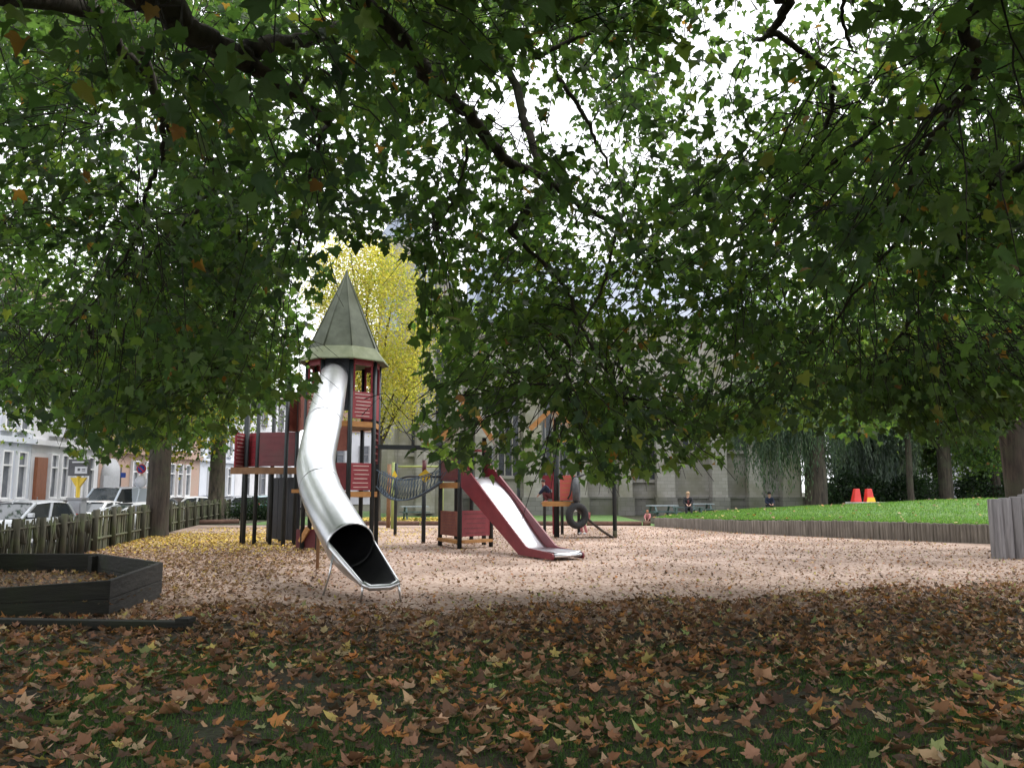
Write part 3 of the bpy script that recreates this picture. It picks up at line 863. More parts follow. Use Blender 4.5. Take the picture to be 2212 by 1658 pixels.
# ------------------------------------------------------------------ play towers
M_POST = mat("green_black_post", (0.006, 0.010, 0.012), (0.013, 0.020, 0.022), 6, 0.55)
M_RED = mat("dark_red_panel", (0.10, 0.012, 0.016), (0.15, 0.022, 0.026), 3, 0.5, c3=(0.10, 0.022, 0.022), scale3=2)
M_REDB = mat("bright_red_panel", (0.19, 0.016, 0.026), (0.26, 0.032, 0.04), 3, 0.5)
M_BRICKR = mat("faded_brick_red", (0.16, 0.045, 0.032), (0.23, 0.08, 0.055), 4, 0.7)
M_SLOT = mat("pale_engraving", (0.50, 0.36, 0.33), (0.6, 0.46, 0.42), 4, 0.7)
M_ORANGE = mat("orange_timber", (0.32, 0.14, 0.035), (0.42, 0.21, 0.065), 4, 0.6, stretch=(1, 1, 4))
M_BROWNB = mat("brown_beam", (0.15, 0.075, 0.035), (0.24, 0.13, 0.06), 4, 0.7)
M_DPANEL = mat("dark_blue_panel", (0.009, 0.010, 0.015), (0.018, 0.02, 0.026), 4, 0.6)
M_ROOFG = mat("green_grey_roof", (0.060, 0.070, 0.047), (0.102, 0.115, 0.08), 2.5, 0.8, c3=(0.055, 0.064, 0.036), scale3=1.2)
M_ROOFL = mat("lichen_roof_skirt", (0.13, 0.15, 0.085), (0.19, 0.21, 0.125), 3, 0.8, c3=(0.11, 0.13, 0.06), scale3=1.6)
M_STEEL = mat("stainless_steel", (0.62, 0.63, 0.64), (0.70, 0.71, 0.72), 3, 0.30, metal=1.0, bump=0.03, bscale=2.5)
M_STEELD = mat("steel_bed", (0.66, 0.67, 0.70), (0.72, 0.73, 0.75), 3, 0.30, metal=1.0)
M_STEELIN = mat("shaded_steel_inside", (0.035, 0.035, 0.037), (0.055, 0.055, 0.058), 3, 0.45, metal=0.5)  # near-black colour paints the shade inside the tube into the steel
TY = 23.3
TX = px_at(739, TY, 3)
tw = thing("play_tower", "tall octagonal play tower with spire roof and steel tube slide", "play tower", (TX, TY, 0))
RO = 0.95 / math.cos(math.pi / 8)
octa = [(TX + RO * math.cos(math.pi / 8 + k * math.pi / 4), TY + RO * math.sin(math.pi / 8 + k * math.pi / 4)) for k in range(8)]
for (x, y) in octa:
    p = MB(); p.tube([(x, y, 0), (x, y, 5.2)], .062, 10); p.build("post", M_POST, tw)
def oct_ring(r_, z): return [(TX + r_ / math.cos(math.pi / 8) * math.cos(math.pi / 8 + k * math.pi / 4), TY + r_ / math.cos(math.pi / 8) * math.sin(math.pi / 8 + k * math.pi / 4), z) for k in range(8)]
ztip = P(735, 588, TY).z; zeave = P(735, 771, TY - 1.18).z; zbrk = P(735, 745, TY - .9).z
r = MB()
r.grid([oct_ring(.93, zbrk), [(TX, TY, ztip)] * 8], closed=True)
r.grid([oct_ring(.93, zbrk - .05), oct_ring(.93, zbrk)], closed=True)
ro = r.build("roof", M_ROOFG, tw)
r = MB(); r.grid([oct_ring(1.21, zeave - .03), oct_ring(1.21, zeave), oct_ring(.91, zbrk + .02)], closed=True); r.grid([oct_ring(1.2, zeave - .028), oct_ring(.6, zbrk - .1)], closed=True)
r.build("roof_skirt", M_ROOFL, ro)
r = MB()
rib = oct_ring(.935, zbrk)
for q in rib: r.tube([q, (TX, TY, ztip + .02)], [.022, .014], 5)
r.lathe((TX, TY, ztip - .12), [(.06, 0), (.045, .1), (.005, .2)], 8); r.build("ridge_cap", M_ROOFG, ro)
def face(k): return octa[k], octa[(k + 1) % 8]
# faces: 5 = front; 6 = front right; 4 = front left; 7 = right ...
def panel(par, name, a, b2, z0, z1, m, th=.04, inset=.06, slots=0, mslot=None, gap=0.0):
    a, b2 = Vector((a[0], a[1], 0)), Vector((b2[0], b2[1], 0)); d = (b2 - a).normalized()
    a2, b3 = a + d * inset, b2 - d * inset
    w = MB(); w.bar(a2 + Vector((0, 0, (z0 + z1) / 2)), b3 + Vector((0, 0, (z0 + z1) / 2)), th, z1 - z0)
    o = w.build(name, m, par, bevel=.006)
    if slots:
        s = MB(); n = Vector((d.y, -d.x, 0)); L = (b3 - a2).length
        for side in (-1, 1):
            for k in range(slots):
                z = z0 + (z1 - z0) * (k + .7) / (slots + .4)
                i0, i1 = .08 + .1 * random.random(), .92 - .12 * random.random()
                s.bar(a2 + d * L * i0 + n * side * (th / 2 + .003) + Vector((0, 0, z)), a2 + d * L * i1 + n * side * (th / 2 + .003) + Vector((0, 0, z)), .008, .022)
        s.build("engraved_line", mslot or M_SLOT, o)
    return o
zU = P(787, 917, TY - .5).z; zL = P(787, 1067, TY - .5).z
for z, k_ in ((zU, 0), (zL, 1)):
    d = MB(); d.prism([(TX + (x - TX) * .93, TY + (y - TY) * .93) for x, y in octa], z - .05, z + .03); d.build("deck", M_BROWNB, tw)
    for f_ in range(8):
        a, b2 = face(f_); w = MB(); a3, b3 = Vector((*a, z)), Vector((*b2, z)); dd = (b3 - a3).normalized()
        w.bar(a3 + dd * .06, b3 - dd * .06, .05, .15); w.build("deck_beam", M_ORANGE, tw)
zp0, zp1, ztop = P(787, 905, TY - .5).z, P(787, 848, TY - .5).z, P(787, 785, TY - .5).z
for f_ in (4, 6, 7, 0, 2, 3):
    a, b2 = face(f_)
    panel(tw, "railing_panel", a, b2, zp0, zp1, M_REDB if f_ in (6, 7, 0) else M_BRICKR, slots=7 if f_ in (6, 4) else 0)
    o = MB(); a3, b3 = Vector((*a, 0)), Vector((*b2, 0)); dd = (b3 - a3).normalized()
    for q in (a3 + dd * .1, b3 - dd * .1): o.bar(q + Vector((0, 0, zp1)), q + Vector((0, 0, ztop + .1)), .05, .06)
    o.bar(a3 + dd * .07 + Vector((0, 0, ztop)), b3 - dd * .07 + Vector((0, 0, ztop)), .05, .16)
    o.build("window_frame", M_REDB, tw)
a, b2 = face(5)
panel(tw, "slide_panel", a, b2, zp0 + .2, ztop + .1, M_DPANEL)
for f_ in (5,): panel(tw, "railing_panel", *face(f_), zp0 - .9, zp0 - .1, M_BRICKR)
zq0, zq1 = P(787, 1058, TY - .5).z, P(787, 1000, TY - .5).z
for f_ in (6, 4, 5):
    panel(tw, "railing_panel", *face(f_), zq0, zq1, M_REDB if f_ != 5 else M_RED, slots=6 if f_ == 6 else 0)
lad = MB()
a, b2 = face(7); a3, b3 = Vector((*a, 0)), Vector((*b2, 0))
for t in (.1, .9): lad.bar(a3.lerp(b3, t) + Vector((0, 0, zq1)), a3.lerp(b3, t) + Vector((0, 0, zU)), .05, .05)
for z in np.linspace(zq1 + .1, zU - .2, 5): lad.bar(a3.lerp(b3, .1) + Vector((0, 0, z)), a3.lerp(b3, .9) + Vector((0, 0, z)), .04, .05)
lad.build("ladder", M_RED, tw)

# steel tube slide
tr = 0.378
path = spline([P(722, 812, 22.6), P(720, 818, 22.0), P(704, 892, 18.4), P(686, 975, 16.9), P(683, 1016, 16.2), P(695, 1064, 15.3), P(721, 1117, 14.2), P(757, 1178, 13.25)], 8)
tu = MB()
tu.tube(path, tr, 36, caps=False)
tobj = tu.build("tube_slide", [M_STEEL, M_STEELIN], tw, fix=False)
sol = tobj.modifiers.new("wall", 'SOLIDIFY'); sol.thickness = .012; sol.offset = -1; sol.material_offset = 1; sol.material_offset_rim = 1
def ring_at(i, r_, tubew):
    p = path[i]; d = (path[min(i + 1, len(path) - 1)] - path[max(i - 1, 0)]).normalized()
    e1 = d.cross(Vector((0, 0, 1))).normalized(); e2 = e1.cross(d)
    return [p + (e1 * math.cos(a) + e2 * math.sin(a)) * r_ for a in np.linspace(0, 2 * math.pi, 33)]
for i in (18, 38):
    s = MB(); s.tube(ring_at(i, tr + .002, 0), .008, 5, caps=False); s.build("seam", M_STEEL, tobj)
rim = MB(); rim.tube(ring_at(len(path) - 1, tr, 0)[0:17], .016, 6, caps=False); rim.build("rim", M_STEEL, tobj)
# open run-out trough
pe = path[-1]; de = (path[-1] - path[-3]).normalized()
e1 = de.cross(Vector((0, 0, 1))).normalized(); e2 = e1.cross(de)
lipL, lipR = P(783, 1262, 12.15), P(861, 1258, 12.15)
lipc = (lipL + lipR) / 2; lx = (lipR - lipL)
if e1.dot(lx) < 0: e1 = -e1
rows = []
for t in np.linspace(0, 1, 12):
    row = []
    for j in range(21):
        s = -1 + 2 * j / 20
        a = -math.pi / 2 + s * math.pi * (.56)
        c0 = pe + (e1 * math.cos(a) + e2 * math.sin(a)) * tr
        # end section: flat lip with low sides
        ex = max(-1, min(1, s * 1.12)); ez = 0.0
        c1 = lipc + lx * .5 * ex + Vector((0, 0, -.05 + .06 * (abs(s) > .93)))
        row.append(c0.lerp(c1, t) + Vector((0, 0, -.12 * math.sin(math.pi * t) * (1 - abs(s)) )))
    rows.append(row)
tg = MB(); tg.grid(rows, smooth=True)
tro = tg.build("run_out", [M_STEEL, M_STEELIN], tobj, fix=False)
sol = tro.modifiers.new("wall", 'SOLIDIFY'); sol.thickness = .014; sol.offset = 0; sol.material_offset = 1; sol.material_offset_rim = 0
rl = MB()
for s in (0, -1): rl.tube([r_[s] for r_ in rows], .02, 8)
rl.tube([rows[-1][0], rows[-1][5], rows[-1][10], rows[-1][15], rows[-1][-1]], .045, 10)
rl.build("edge_rail", M_STEEL, tobj)
for q, dx in ((rows[-1][0], -.01), (rows[-1][-1], .01), (rows[2][1], -.05)):
    f = MB(); f.tube([q, Vector((q.x + dx, q.y + .02, q.z * .5)), Vector((q.x + dx * 3, q.y + .05, 0))], .018, 6); f.build("foot", M_STEEL, tobj)
sp_ = MB(); gq = G(685, 1231); sp_.tube([gq, (gq.x, gq.y, P(686, 1085, gq.y).z)], .035, 8); sp_.build("support_post", M_BROWNB, tobj)

# left platform of the tower
LP = {}
def gx(x, y): return G(x, y)
pl_pts = {'a': G(521, 1174), 'b': G(548, 1177), 'c': G(577, 1171), 'd': G(603, 1172), 'e': G(634, 1178)}
def col(p, ztop_): 
    w = MB(); w.tube([p, (p.x, p.y, ztop_)], .06, 10); return w.build("post", M_POST, tw)
zdk = P(600, 1012, 23.2).z
ppx = lambda x, y, D: P(x, y, D)
backY = 25.0
col(pl_pts['a'], P(530, 868, pl_pts['a'].y).z); col(pl_pts['b'], P(558, 850, pl_pts['b'].y).z)
col(Vector((px_at(590, backY, 3), backY, 0)), P(590, 855, backY).z); col(Vector((px_at(534, backY, 3), backY, 0)), P(536, 870, backY).z)
pe_ = pl_pts['e']; col(pe_, P(643, 838, pe_.y).z)
pg = Vector((px_at(616, 24.2, 2), 24.2, 0)); col(pg, P(620, 825, 24.2).z)
dk = MB(); xa, xb = pl_pts['a'].x - .1, pe_.x + .1
dk.box(((xa + xb) / 2, (pe_.y + backY) / 2, zdk), (xb - xa, backY - pe_.y + .1, .08)); dk.box(((xa + xb) / 2, pe_.y - .08, zdk - .02), (xb - xa, .06, .2)); dk.build("deck", M_BROWNB, tw)
zr0, zr1 = P(600, 1003, 23.2).z, P(600, 925, 23.2).z
panel(tw, "railing_panel", pl_pts['b'], pe_, zr0, zr1, M_RED, slots=5, mslot=M_RED)
panel(tw, "railing_panel", pl_pts['a'], pl_pts['b'], zr0, zr1, M_REDB, slots=6, mslot=M_RED)
pa0 = Vector((pl_pts['a'].x - .02, pl_pts['a'].y, 0)); pa1 = Vector((px_at(503, 24.6, 2), 24.6, 0))
panel(tw, "railing_panel", pa0, pa1, zr0 - .05, zr1, M_REDB, slots=9)
panel(tw, "railing_panel", pg, pe_, P(630, 928, 23.7).z, P(630, 848, 23.7).z, M_BRICKR)
panel(tw, "railing_panel", pe_, (px_at(668, 23.6, 3), 23.3), P(650, 925, 23.4).z, P(650, 840, 23.4).z, M_BRICKR)
# dark boards under the platform
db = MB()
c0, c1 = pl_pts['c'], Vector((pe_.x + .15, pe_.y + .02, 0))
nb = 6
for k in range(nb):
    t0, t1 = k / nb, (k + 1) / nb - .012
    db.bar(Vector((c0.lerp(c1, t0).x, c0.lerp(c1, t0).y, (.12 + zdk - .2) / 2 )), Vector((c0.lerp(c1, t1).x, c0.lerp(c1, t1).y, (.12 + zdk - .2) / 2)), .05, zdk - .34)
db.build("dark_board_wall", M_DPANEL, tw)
for q in ('c', 'd'):
    col(pl_pts[q] + Vector((0, .05, 0)), zdk)
sh = MB(); sh.box((px_at(648, 23, 1), 23.1, P(648, 1060, 23).z), (.5, .3, .1)); sh.build("shelf", M_ORANGE, tw)
lowp = MB(); lowp.bar(P(640, 1162, 23.0), P(690, 1162, 22.9), .05, .5); lowp.build("kick_panel", M_RED, tw)
gb = MB(); gb.bar(P(648, 1170, 22.9), P(665, 1140, 22.8), .06, .14); gb.build("climbing_board", M_ORANGE, tw)

# second, lower tower with the red slide
t2 = thing("play_tower", "low play tower with red sided steel slide, right of the tall one", "play tower", (px_at(1010, 23.5, 1), 23.5, 0))
q = {'a': G(950, 1178), 'b': G(992, 1185), 'c': G(1060, 1181)}
q['d'] = Vector((px_at(985, 25.4, 1), 25.4, 0)); q['e'] = Vector((px_at(1018, 25.6, 1), 25.6, 0)); q['f'] = Vector((px_at(1045, 24.9, 1), 24.9, 0))
ztops = {'a': P(950, 975, 23.6).z, 'b': P(992, 940, 23.2).z, 'c': P(1062, 960, 23.4).z, 'd': 3.2, 'e': 3.2, 'f': 3.2}
for k_, p_ in q.items():
    w = MB(); w.tube([p_, (p_.x, p_.y, ztops[k_])], .065, 10); w.build("post", M_POST, t2)
zd2 = P(970, 1046, 23.5).z
d = MB(); d.prism([(q[k_].x, q[k_].y) for k_ in 'abcfed'], zd2 - .04, zd2 + .03); d.build("deck", M_BROWNB, t2)
w = MB(); w.bar(q['a'] + Vector((0, -.05, zd2 - .02)), q['b'] + Vector((0, -.05, zd2 - .02)), .06, .16); w.build("deck_beam", M_ORANGE, t2)
panel(t2, "railing_panel", q['a'], q['b'], P(970, 1036, 23.5).z, P(970, 985, 23.5).z, M_RED, slots=4, mslot=M_BRICKR)
panel(t2, "railing_panel", q['a'], q['d'], zd2 + .1, zd2 + .85, M_RED)
panel(t2, "railing_panel", q['d'], q['e'], zd2 + .1, zd2 + .9, M_REDB)
panel(t2, "railing_panel", q['c'], q['f'], zd2 + .1, zd2 + .9, M_REDB)
panel(t2, "lower_panel", q['a'], q['b'], P(970, 1158, 23.4).z, P(970, 1104, 23.4).z, M_BRICKR, slots=8, mslot=M_RED)
panel(t2, "lower_panel", q['b'], q['c'], P(1030, 1158, 23.4).z, P(1030, 1102, 23.4).z, M_REDB, slots=5, mslot=M_RED)
w = MB(); w.bar(q['a'] + Vector((.05, -.02, .2)), q['b'] + Vector((-.05, -.02, .2)), .3, .08); w.bar(q['b'] + Vector((.05, -.02, .2)), q['c'] + Vector((-.05, 0, .2)), .3, .08); w.build("bench", M_ORANGE, t2)
# gable roof
gx0, gx1 = px_at(958, 23.6, 3), px_at(1064, 23.6, 3); zev = P(1000, 950, 23.6).z; zri = P(1010, 868, 23.6).z; gm = (gx0 + gx1) / 2
r = MB()
for s, xx in ((-1, gx0), (1, gx1)):
    r.add([(xx, 22.9, zev), (gm, 22.9, zri), (gm, 25.8, zri), (xx, 25.8, zev)], [(0, 1, 2, 3)])
ro = r.build("roof", mat("pale_roof_board", (.42, .40, .37), (.5, .48, .45), 4, .7), t2, solid=.03)
for s, xx in ((-1, gx0), (1, gx1)):
    r = MB(); r.bar((xx, 22.86, zev - .03), (gm, 22.86, zri - .03), .06, .16); r.build("bargeboard", M_ORANGE, ro)
# the slide: bed and two red cheeks
TL, LLp = Vector((px_at(998, 22.95, 2), 22.95, 0)), Vector((px_at(1194, 19.2, .3), 19.2, 0))
dirh = (LLp - TL); Ls = dirh.length; dirh.normalize(); perp = Vector((-dirh.y, dirh.x, 0))
if perp.x < 0: perp = -perp
SWd = .82
def edge_top(t): return 2.43 - 2.18 * t / .76 if t < .76 else .25 - .07 * (t - .76) / .24
def edge_low(t): return 1.72 - 1.66 * t / .68 if t < .68 else .06 - .03 * (t - .68) / .32
def prof(t):
    # height of the bed along the run: a steep chute with one soft wave
    if t < .05: return 1.84 + .1 * (.05 - t)
    return max(.165, edge_top(t) - .27 + .09 * math.sin(t / .76 * math.pi * 2.2 - .9) * min(1, (.9 - min(t, .9)) * 4))
ts = np.linspace(0, 1, 41)
bed = MB(); rows = []
for t in ts:
    p0 = TL + dirh * Ls * t; z = prof(t)
    rows.append([p0 + perp * (SWd * s) + Vector((0, 0, z + .05 * (abs(2 * s - 1) ** 4))) for s in np.linspace(0.02, .98, 13)])
bed.grid(rows, smooth=True); slo = bed.build("slide", M_STEELD, t2, solid=.012)
for s in (0, 1):
    ck = MB(); inn, outt = [], []
    for t in ts:
        p0 = TL + dirh * Ls * t + perp * SWd * s; z = prof(t)
        inn.append((p0 + Vector((0, 0, edge_low(t))), p0 + Vector((0, 0, edge_top(t)))))
    th = perp * .045 * (1 if s else -1)
    rows = [[a, b2, b2 + th, a + th] for a, b2 in inn]
    ck.grid(rows, closed=True)
    n4 = 4; o_ = 0
    ck.f += [(0, 1, 2, 3), tuple((len(rows) - 1) * 4 + k for k in (3, 2, 1, 0))]; ck.mi += [0, 0]; ck.sm += [False, False]
    # rounded toe
    pt = inn[-1]; cz = (pt[0] + pt[1]) / 2; hr = (pt[1] - pt[0]).length / 2
    for u in (0,):
        ring1 = [cz + dirh * hr * .7 * math.cos(a) + Vector((0, 0, hr * math.sin(a))) for a in np.linspace(-math.pi / 2, math.pi / 2, 9)]
        nn = len(ring1); ck.add(ring1 + [p + th for p in ring1], [tuple(range(nn)), tuple(reversed(range(nn, 2 * nn)))] + [(k, k + 1, nn + k + 1, nn + k) for k in range(nn - 1)])
    ck.build("side_cheek", mat("slide_red", (0.13, 0.010, 0.018), (0.18, 0.02, 0.028), 3, .38), slo)
lp = MB(); e0 = TL + dirh * Ls; lp.tube([e0 + perp * .02 + Vector((0, 0, .12)), e0 + perp * (SWd - .02) + Vector((0, 0, .12))], .05, 12); lp.build("lip", M_STEELD, slo)
for t in (.78,):
    s = MB(); pq = TL + dirh * Ls * t
    for k in (.1, .72): pp = pq + perp * k; s.tube([pp, (pp.x, pp.y, prof(t))], .03, 6)
    s.build("foot", M_POST, slo)
hd = MB(); hd.tube([TL + Vector((0, 0, zd2 + .95)), TL + perp * SWd + Vector((0, 0, zd2 + .95))], .035, 8); hd.build("hand_bar", M_REDB, t2)

# third tower with tyres and ramp
t3 = thing("play_tower", "small back play tower with orange gable, tyre climber and dark ramp", "play tower", (px_at(1215, 28.8, 1), 28.8, 0))
q3 = {'a': G(1202, 1160), 'b': G(1176, 1152), 'c': G(1214, 1154), 'd': G(1250, 1154), 'e': G(1120, 1158)}
q3h = {'a': P(1202, 900, 28).z, 'b': P(1176, 905, 30).z, 'c': 3.0, 'd': P(1250, 930, 29).z, 'e': 2.6}
for k_, p_ in q3.items():
    w = MB(); w.tube([p_, (p_.x, p_.y, q3h[k_])], .10 if k_ == 'a' else .06, 10); w.build("post", M_POST, t3)
w = MB(); w.bar(q3['a'] + Vector((-.12, -.02, .1)), q3['a'] + Vector((-.12, -.02, 2.6)), .05, .06, up=Vector((0, 1, 0))); w.build("red_strip", M_REDB, t3)
zd3 = P(1210, 1087, 29).z
d = MB(); xa, xb = px_at(1170, 29, 1), px_at(1246, 29, 1)
d.box(((xa + xb) / 2, 29.3, zd3), (xb - xa, 1.5, .07)); d.build("deck", M_BROWNB, t3)
d = MB(); d.bar((xa, 28.52, zd3), (xb, 28.52, zd3), .06, .17); d.build("deck_beam", M_ORANGE, t3)
panel(t3, "railing_panel", (px_at(1208, 28.6, 1), 28.6), (px_at(1244, 28.6, 1), 28.6), P(1225, 1080, 28.6).z, P(1225, 1026, 28.6).z, mat("coral_panel", (.42, .07, .06), (.48, .1, .08), 3, .5), inset=.02, slots=5, mslot=M_ORANGE)
panel(t3, "railing_panel", (px_at(1170, 29.9, 1), 29.9), (px_at(1200, 29.9, 1), 29.9), zd3 + .5, zd3 + 1.0, M_REDB, inset=.02)
rmp = MB(); rows = []
for t in np.linspace(0, 1, 14):
    x = px_at(1232 + (1322 - 1232) * t, 28.9, .5); z = zd3 * (1 - t) ** 1.25 + .04
    rows.append([(x, 28.3 + 0.1 * t, z), (x, 28.9, z - .03), (x, 29.4, z)])
rmp.grid(rows, smooth=True); rmp.build("ramp", mat("conveyor_ramp", (.05, .04, .032), (.09, .075, .06), 5, .8), t3, solid=.05)
tcx = px_at(1246, 28.2, .8)
ty = MB(); ty.lathe((tcx, 28.2, P(1246, 1113, 28.2).z), [(.24, -.1), (.36, -.12), (.43, -.07), (.45, 0), (.43, .07), (.36, .12), (.24, .1), (.22, 0), (.24, -.1)], 28, rot=Matrix.Rotation(R(30), 3, 'Z') @ Rx); ty.build("tyre", M_TYRE, t3)
ty = MB(); ty.lathe((tcx, 28.4, P(1246, 1058, 28.4).z), [(.24, -.1), (.36, -.12), (.43, -.07), (.45, 0), (.43, .07), (.36, .12), (.24, .1), (.22, 0), (.24, -.1)], 28, rot=Matrix.Rotation(R(82), 3, 'Z') @ Rx); ty.build("tyre", mat("grey_tyre", (.05, .055, .06), (.085, .09, .095), 8, .7), t3)
br = MB(); zb = P(1246, 1030, 28.4).z
br.tube([(tcx - .15, 28.4, zb - .06), (tcx + .05, 28.4, zb), (tcx + .3, 28.4, zb + .1)], [.06, .05, .03], 7); br.tube([(tcx - .1, 28.4, zb - .05), (tcx - .22, 28.4, zb - .6), (tcx - .3, 28.4, zb - .75)], [.05, .03, .03], 6); br.build("hanging_strap", M_BLACKP, t3)
ra = MB()
gx0, gx1 = px_at(1144, 28.8, 3), px_at(1246, 28.8, 3); zev = P(1150, 926, 28.8).z; zri = P(1192, 880, 28.8).z; gm = px_at(1193, 28.8, 3)
for xx in (gx0, gx1): ra.add([(xx, 28.2, zev), (gm, 28.2, zri), (gm, 30.6, zri), (xx, 30.6, zev)], [(0, 1, 2, 3)])
ro = ra.build("roof", MATS["pale_roof_board"], t3, solid=.03)
for xx in (gx0, gx1):
    r = MB(); r.bar((xx, 28.16, zev - .05), (gm, 28.16, zri - .05), .06, .17); r.build("bargeboard", M_ORANGE, ro)
r = MB()
for k in np.linspace(-.55, .55, 5): r.bar((gm + k, 28.2, zev), (gm + k, 28.2, zri - abs(k) * .8 - .12), .04, .05, up=Vector((0, 1, 0)))
r.build("gable_slats", M_BROWNB, ro)
ps = thing("post", "single tall dark post standing on the sand right of the tyre climber", "post", G(1328, 1161))
pg_ = G(1328, 1161); w = MB(); w.tube([pg_, (pg_.x, pg_.y, P(1328, 930, pg_.y).z)], .075, 10); w.build("shaft", M_POST, ps)
w = MB(); w.tube([pg_ + Vector((0, 0, -.02)), pg_ + Vector((0, 0, .25))], .085, 10); w.build("mossy_foot", mat("mossy_foot", (.06, .055, .03), (.1, .09, .05), 6, .9), ps)

# net bridge
M_ROPE = mat("blue_grey_rope", (0.07, 0.10, 0.14), (0.12, 0.16, 0.20), 20, 0.8)
nb_ = thing("net_bridge", "sagging blue grey rope net bridge joining the two play towers", "rope bridge", (px_at(880, 23.8, 1), 23.8, 0))
g0, g1 = G(853, 1156), G(914, 1173)
w = MB(); w.tube([g0, (g0.x, g0.y, P(858, 1000, g0.y).z)], .06, 10); w.build("post", M_POST, nb_)
w = MB(); w.tube([g1, (g1.x, g1.y, P(914, 1030, g1.y).z)], .065, 10); p1 = w.build("post", M_POST, nb_)
w = MB(); w.tube([(g1.x, g1.y, P(914, 1031, g1.y).z), (g1.x, g1.y, P(914, 993, g1.y).z)], .066, 10); w.build("red_cap", M_RED, p1)
for gq, xs_ in ((g0, (846, 858)), (g1, (902, 935))):
    zc = P(900, 1027, gq.y).z; y_ = gq.y - .05
    w = MB(); xl, xr = px_at(xs_[0], y_, zc), px_at(xs_[1], y_, zc)
    w.add([(xl, y_, zc), ((xl + xr) / 2, y_, zc + .2), (xr, y_, zc), ((xl + xr) / 2, y_, zc - .22)], [(0, 1, 2, 3)]); w.build("yellow_plate", M_YEL, nb_, solid=.04)
hp = MB(); hp.tube(spline([P(858, 1036, 25), P(880, 1029, 24.5), P(905, 1029, 24)], 5), .03, 6); hp.tube([P(930, 1029, 24), P(950, 1029, 23.7)], .035, 6); hp.build("hand_rail", M_DPANEL, nb_)
net = MB()
def netp(u, v, side=0):
    u = float(u)
    a, b2, c2 = Vector((px_at(812, 23.5, 1.7), 23.5, P(812, 1050, 23.5).z)), Vector((px_at(868, 24, 1.4), 24.0, P(868, 1080, 24).z)), Vector((px_at(950, 23.7, 1.8), 23.7, P(950, 1040, 23.7).z))
    s = (1 - u) ** 2 * a + 2 * u * (1 - u) * (b2 * 2 - (a + c2) / 2) + u * u * c2
    return s
for dy in (0, .22, .44, .66, .88):
    net.tube([netp(u, 0) + Vector((0, dy, 0)) for u in np.linspace(0, 1, 16)], .022, 5)
for u in np.linspace(.02, .98, 26): net.tube([netp(u, 0), netp(u, 0) + Vector((0, .88, 0))], .018, 5)
for u in np.linspace(.02, .98, 22):
    b2 = netp(u, 0)
    for dy in (0, .88):
        topz = P(880, 1015 + 20 * math.sin(u * math.pi), 24).z
        net.tube([b2 + Vector((0, dy, 0)), Vector((b2.x + .06, b2.y + dy, topz))], .012, 4)
        if dy == 0: net.tube([b2, Vector((b2.x + .25, b2.y, topz))], .010, 4)
for dy in (0, .88): net.tube([Vector((netp(u, 0).x, netp(u, 0).y + dy, P(880, 1015 + 20 * math.sin(u * math.pi), 24).z)) for u in np.linspace(0, 1, 14)], .016, 5)
net.build("rope_net", M_ROPE, nb_)
ob = MB(); ob.bar(P(812, 965, 23.6), P(962, 967, 24.2), .12, .13); ob.build("overhead_beam", M_POST, nb_)

# lime frame farther back
M_LIME = mat("lime_paint", (0.22, 0.27, 0.07), (0.28, 0.33, 0.10), 5, 0.5)
lf = thing("climbing_frame", "lime green pole frame with one brown post behind the net bridge", "climbing frame", (px_at(845, 35, 1), 35, 0))
gl = G(847, 1142); w = MB(); w.tube([gl, (gl.x, gl.y, P(847, 998, gl.y).z)], .07, 8); w.build("post", M_LIME, lf)
gl2 = G(838, 1140); w = MB(); w.tube([gl2, (gl2.x, gl2.y, P(838, 1002, gl2.y).z)], .09, 8); w.build("post", M_BROWNB, lf)
gl3 = Vector((px_at(954, 35.5, 1), 35.5, 0)); w = MB(); w.tube([gl3, (gl3.x, gl3.y, P(954, 1004, 35.5).z)], .07, 8); w.build("post", M_LIME, lf)
w = MB(); w.tube([P(846, 1007, gl.y), P(956, 1007, 35.5)], .045, 8); w.build("crossbar", M_LIME, lf)

# picnic tables
M_GTAB = mat("green_table", (0.05, 0.085, 0.085), (0.09, 0.13, 0.13), 5, 0.7)
M_PTAB = mat("pale_table_top", (0.25, 0.29, 0.32), (0.31, 0.35, 0.38), 5, 0.6)
def ptable(label, loc, rz, z0):
    t = thing("picnic_table", label, "picnic table", (loc[0], loc[1], z0), "picnic tables by the church wall", rz)
    w = MB()
    for k in range(4): w.box((0, -.28 + k * .19, .74), (1.5, .17, .045))
    w.build("table_top", M_PTAB, t, local=True)
    for s in (-1, 1):
        w = MB(); w.box((0, s * .68, .44), (1.5, .26, .045)); w.build("seat", M_GTAB, t, local=True)
        w = MB(); w.bar((s * .5, -.3, .72), (s * .5, -.75, 0), .09, .06); w.bar((s * .5, .3, .72), (s * .5, .75, 0), .09, .06); w.bar((s * .5, -.75, .40), (s * .5, .75, .40), .06, .09); w.build("leg", M_GTAB, t, local=True)
    return t
ptable("grey green picnic table at the left end of the palisade", (px_at(1430, 42.5, .5), 42.5), R(12), 0.12)
ptable("picnic table half sunk behind the mound, right of the seated person", (px_at(1512, 48, .5), 48), R(4), 0.12)
ptable("picnic table on yellow leaves seen under the net bridge", (px_at(895, 46, .5), 46), R(15), 0.01)

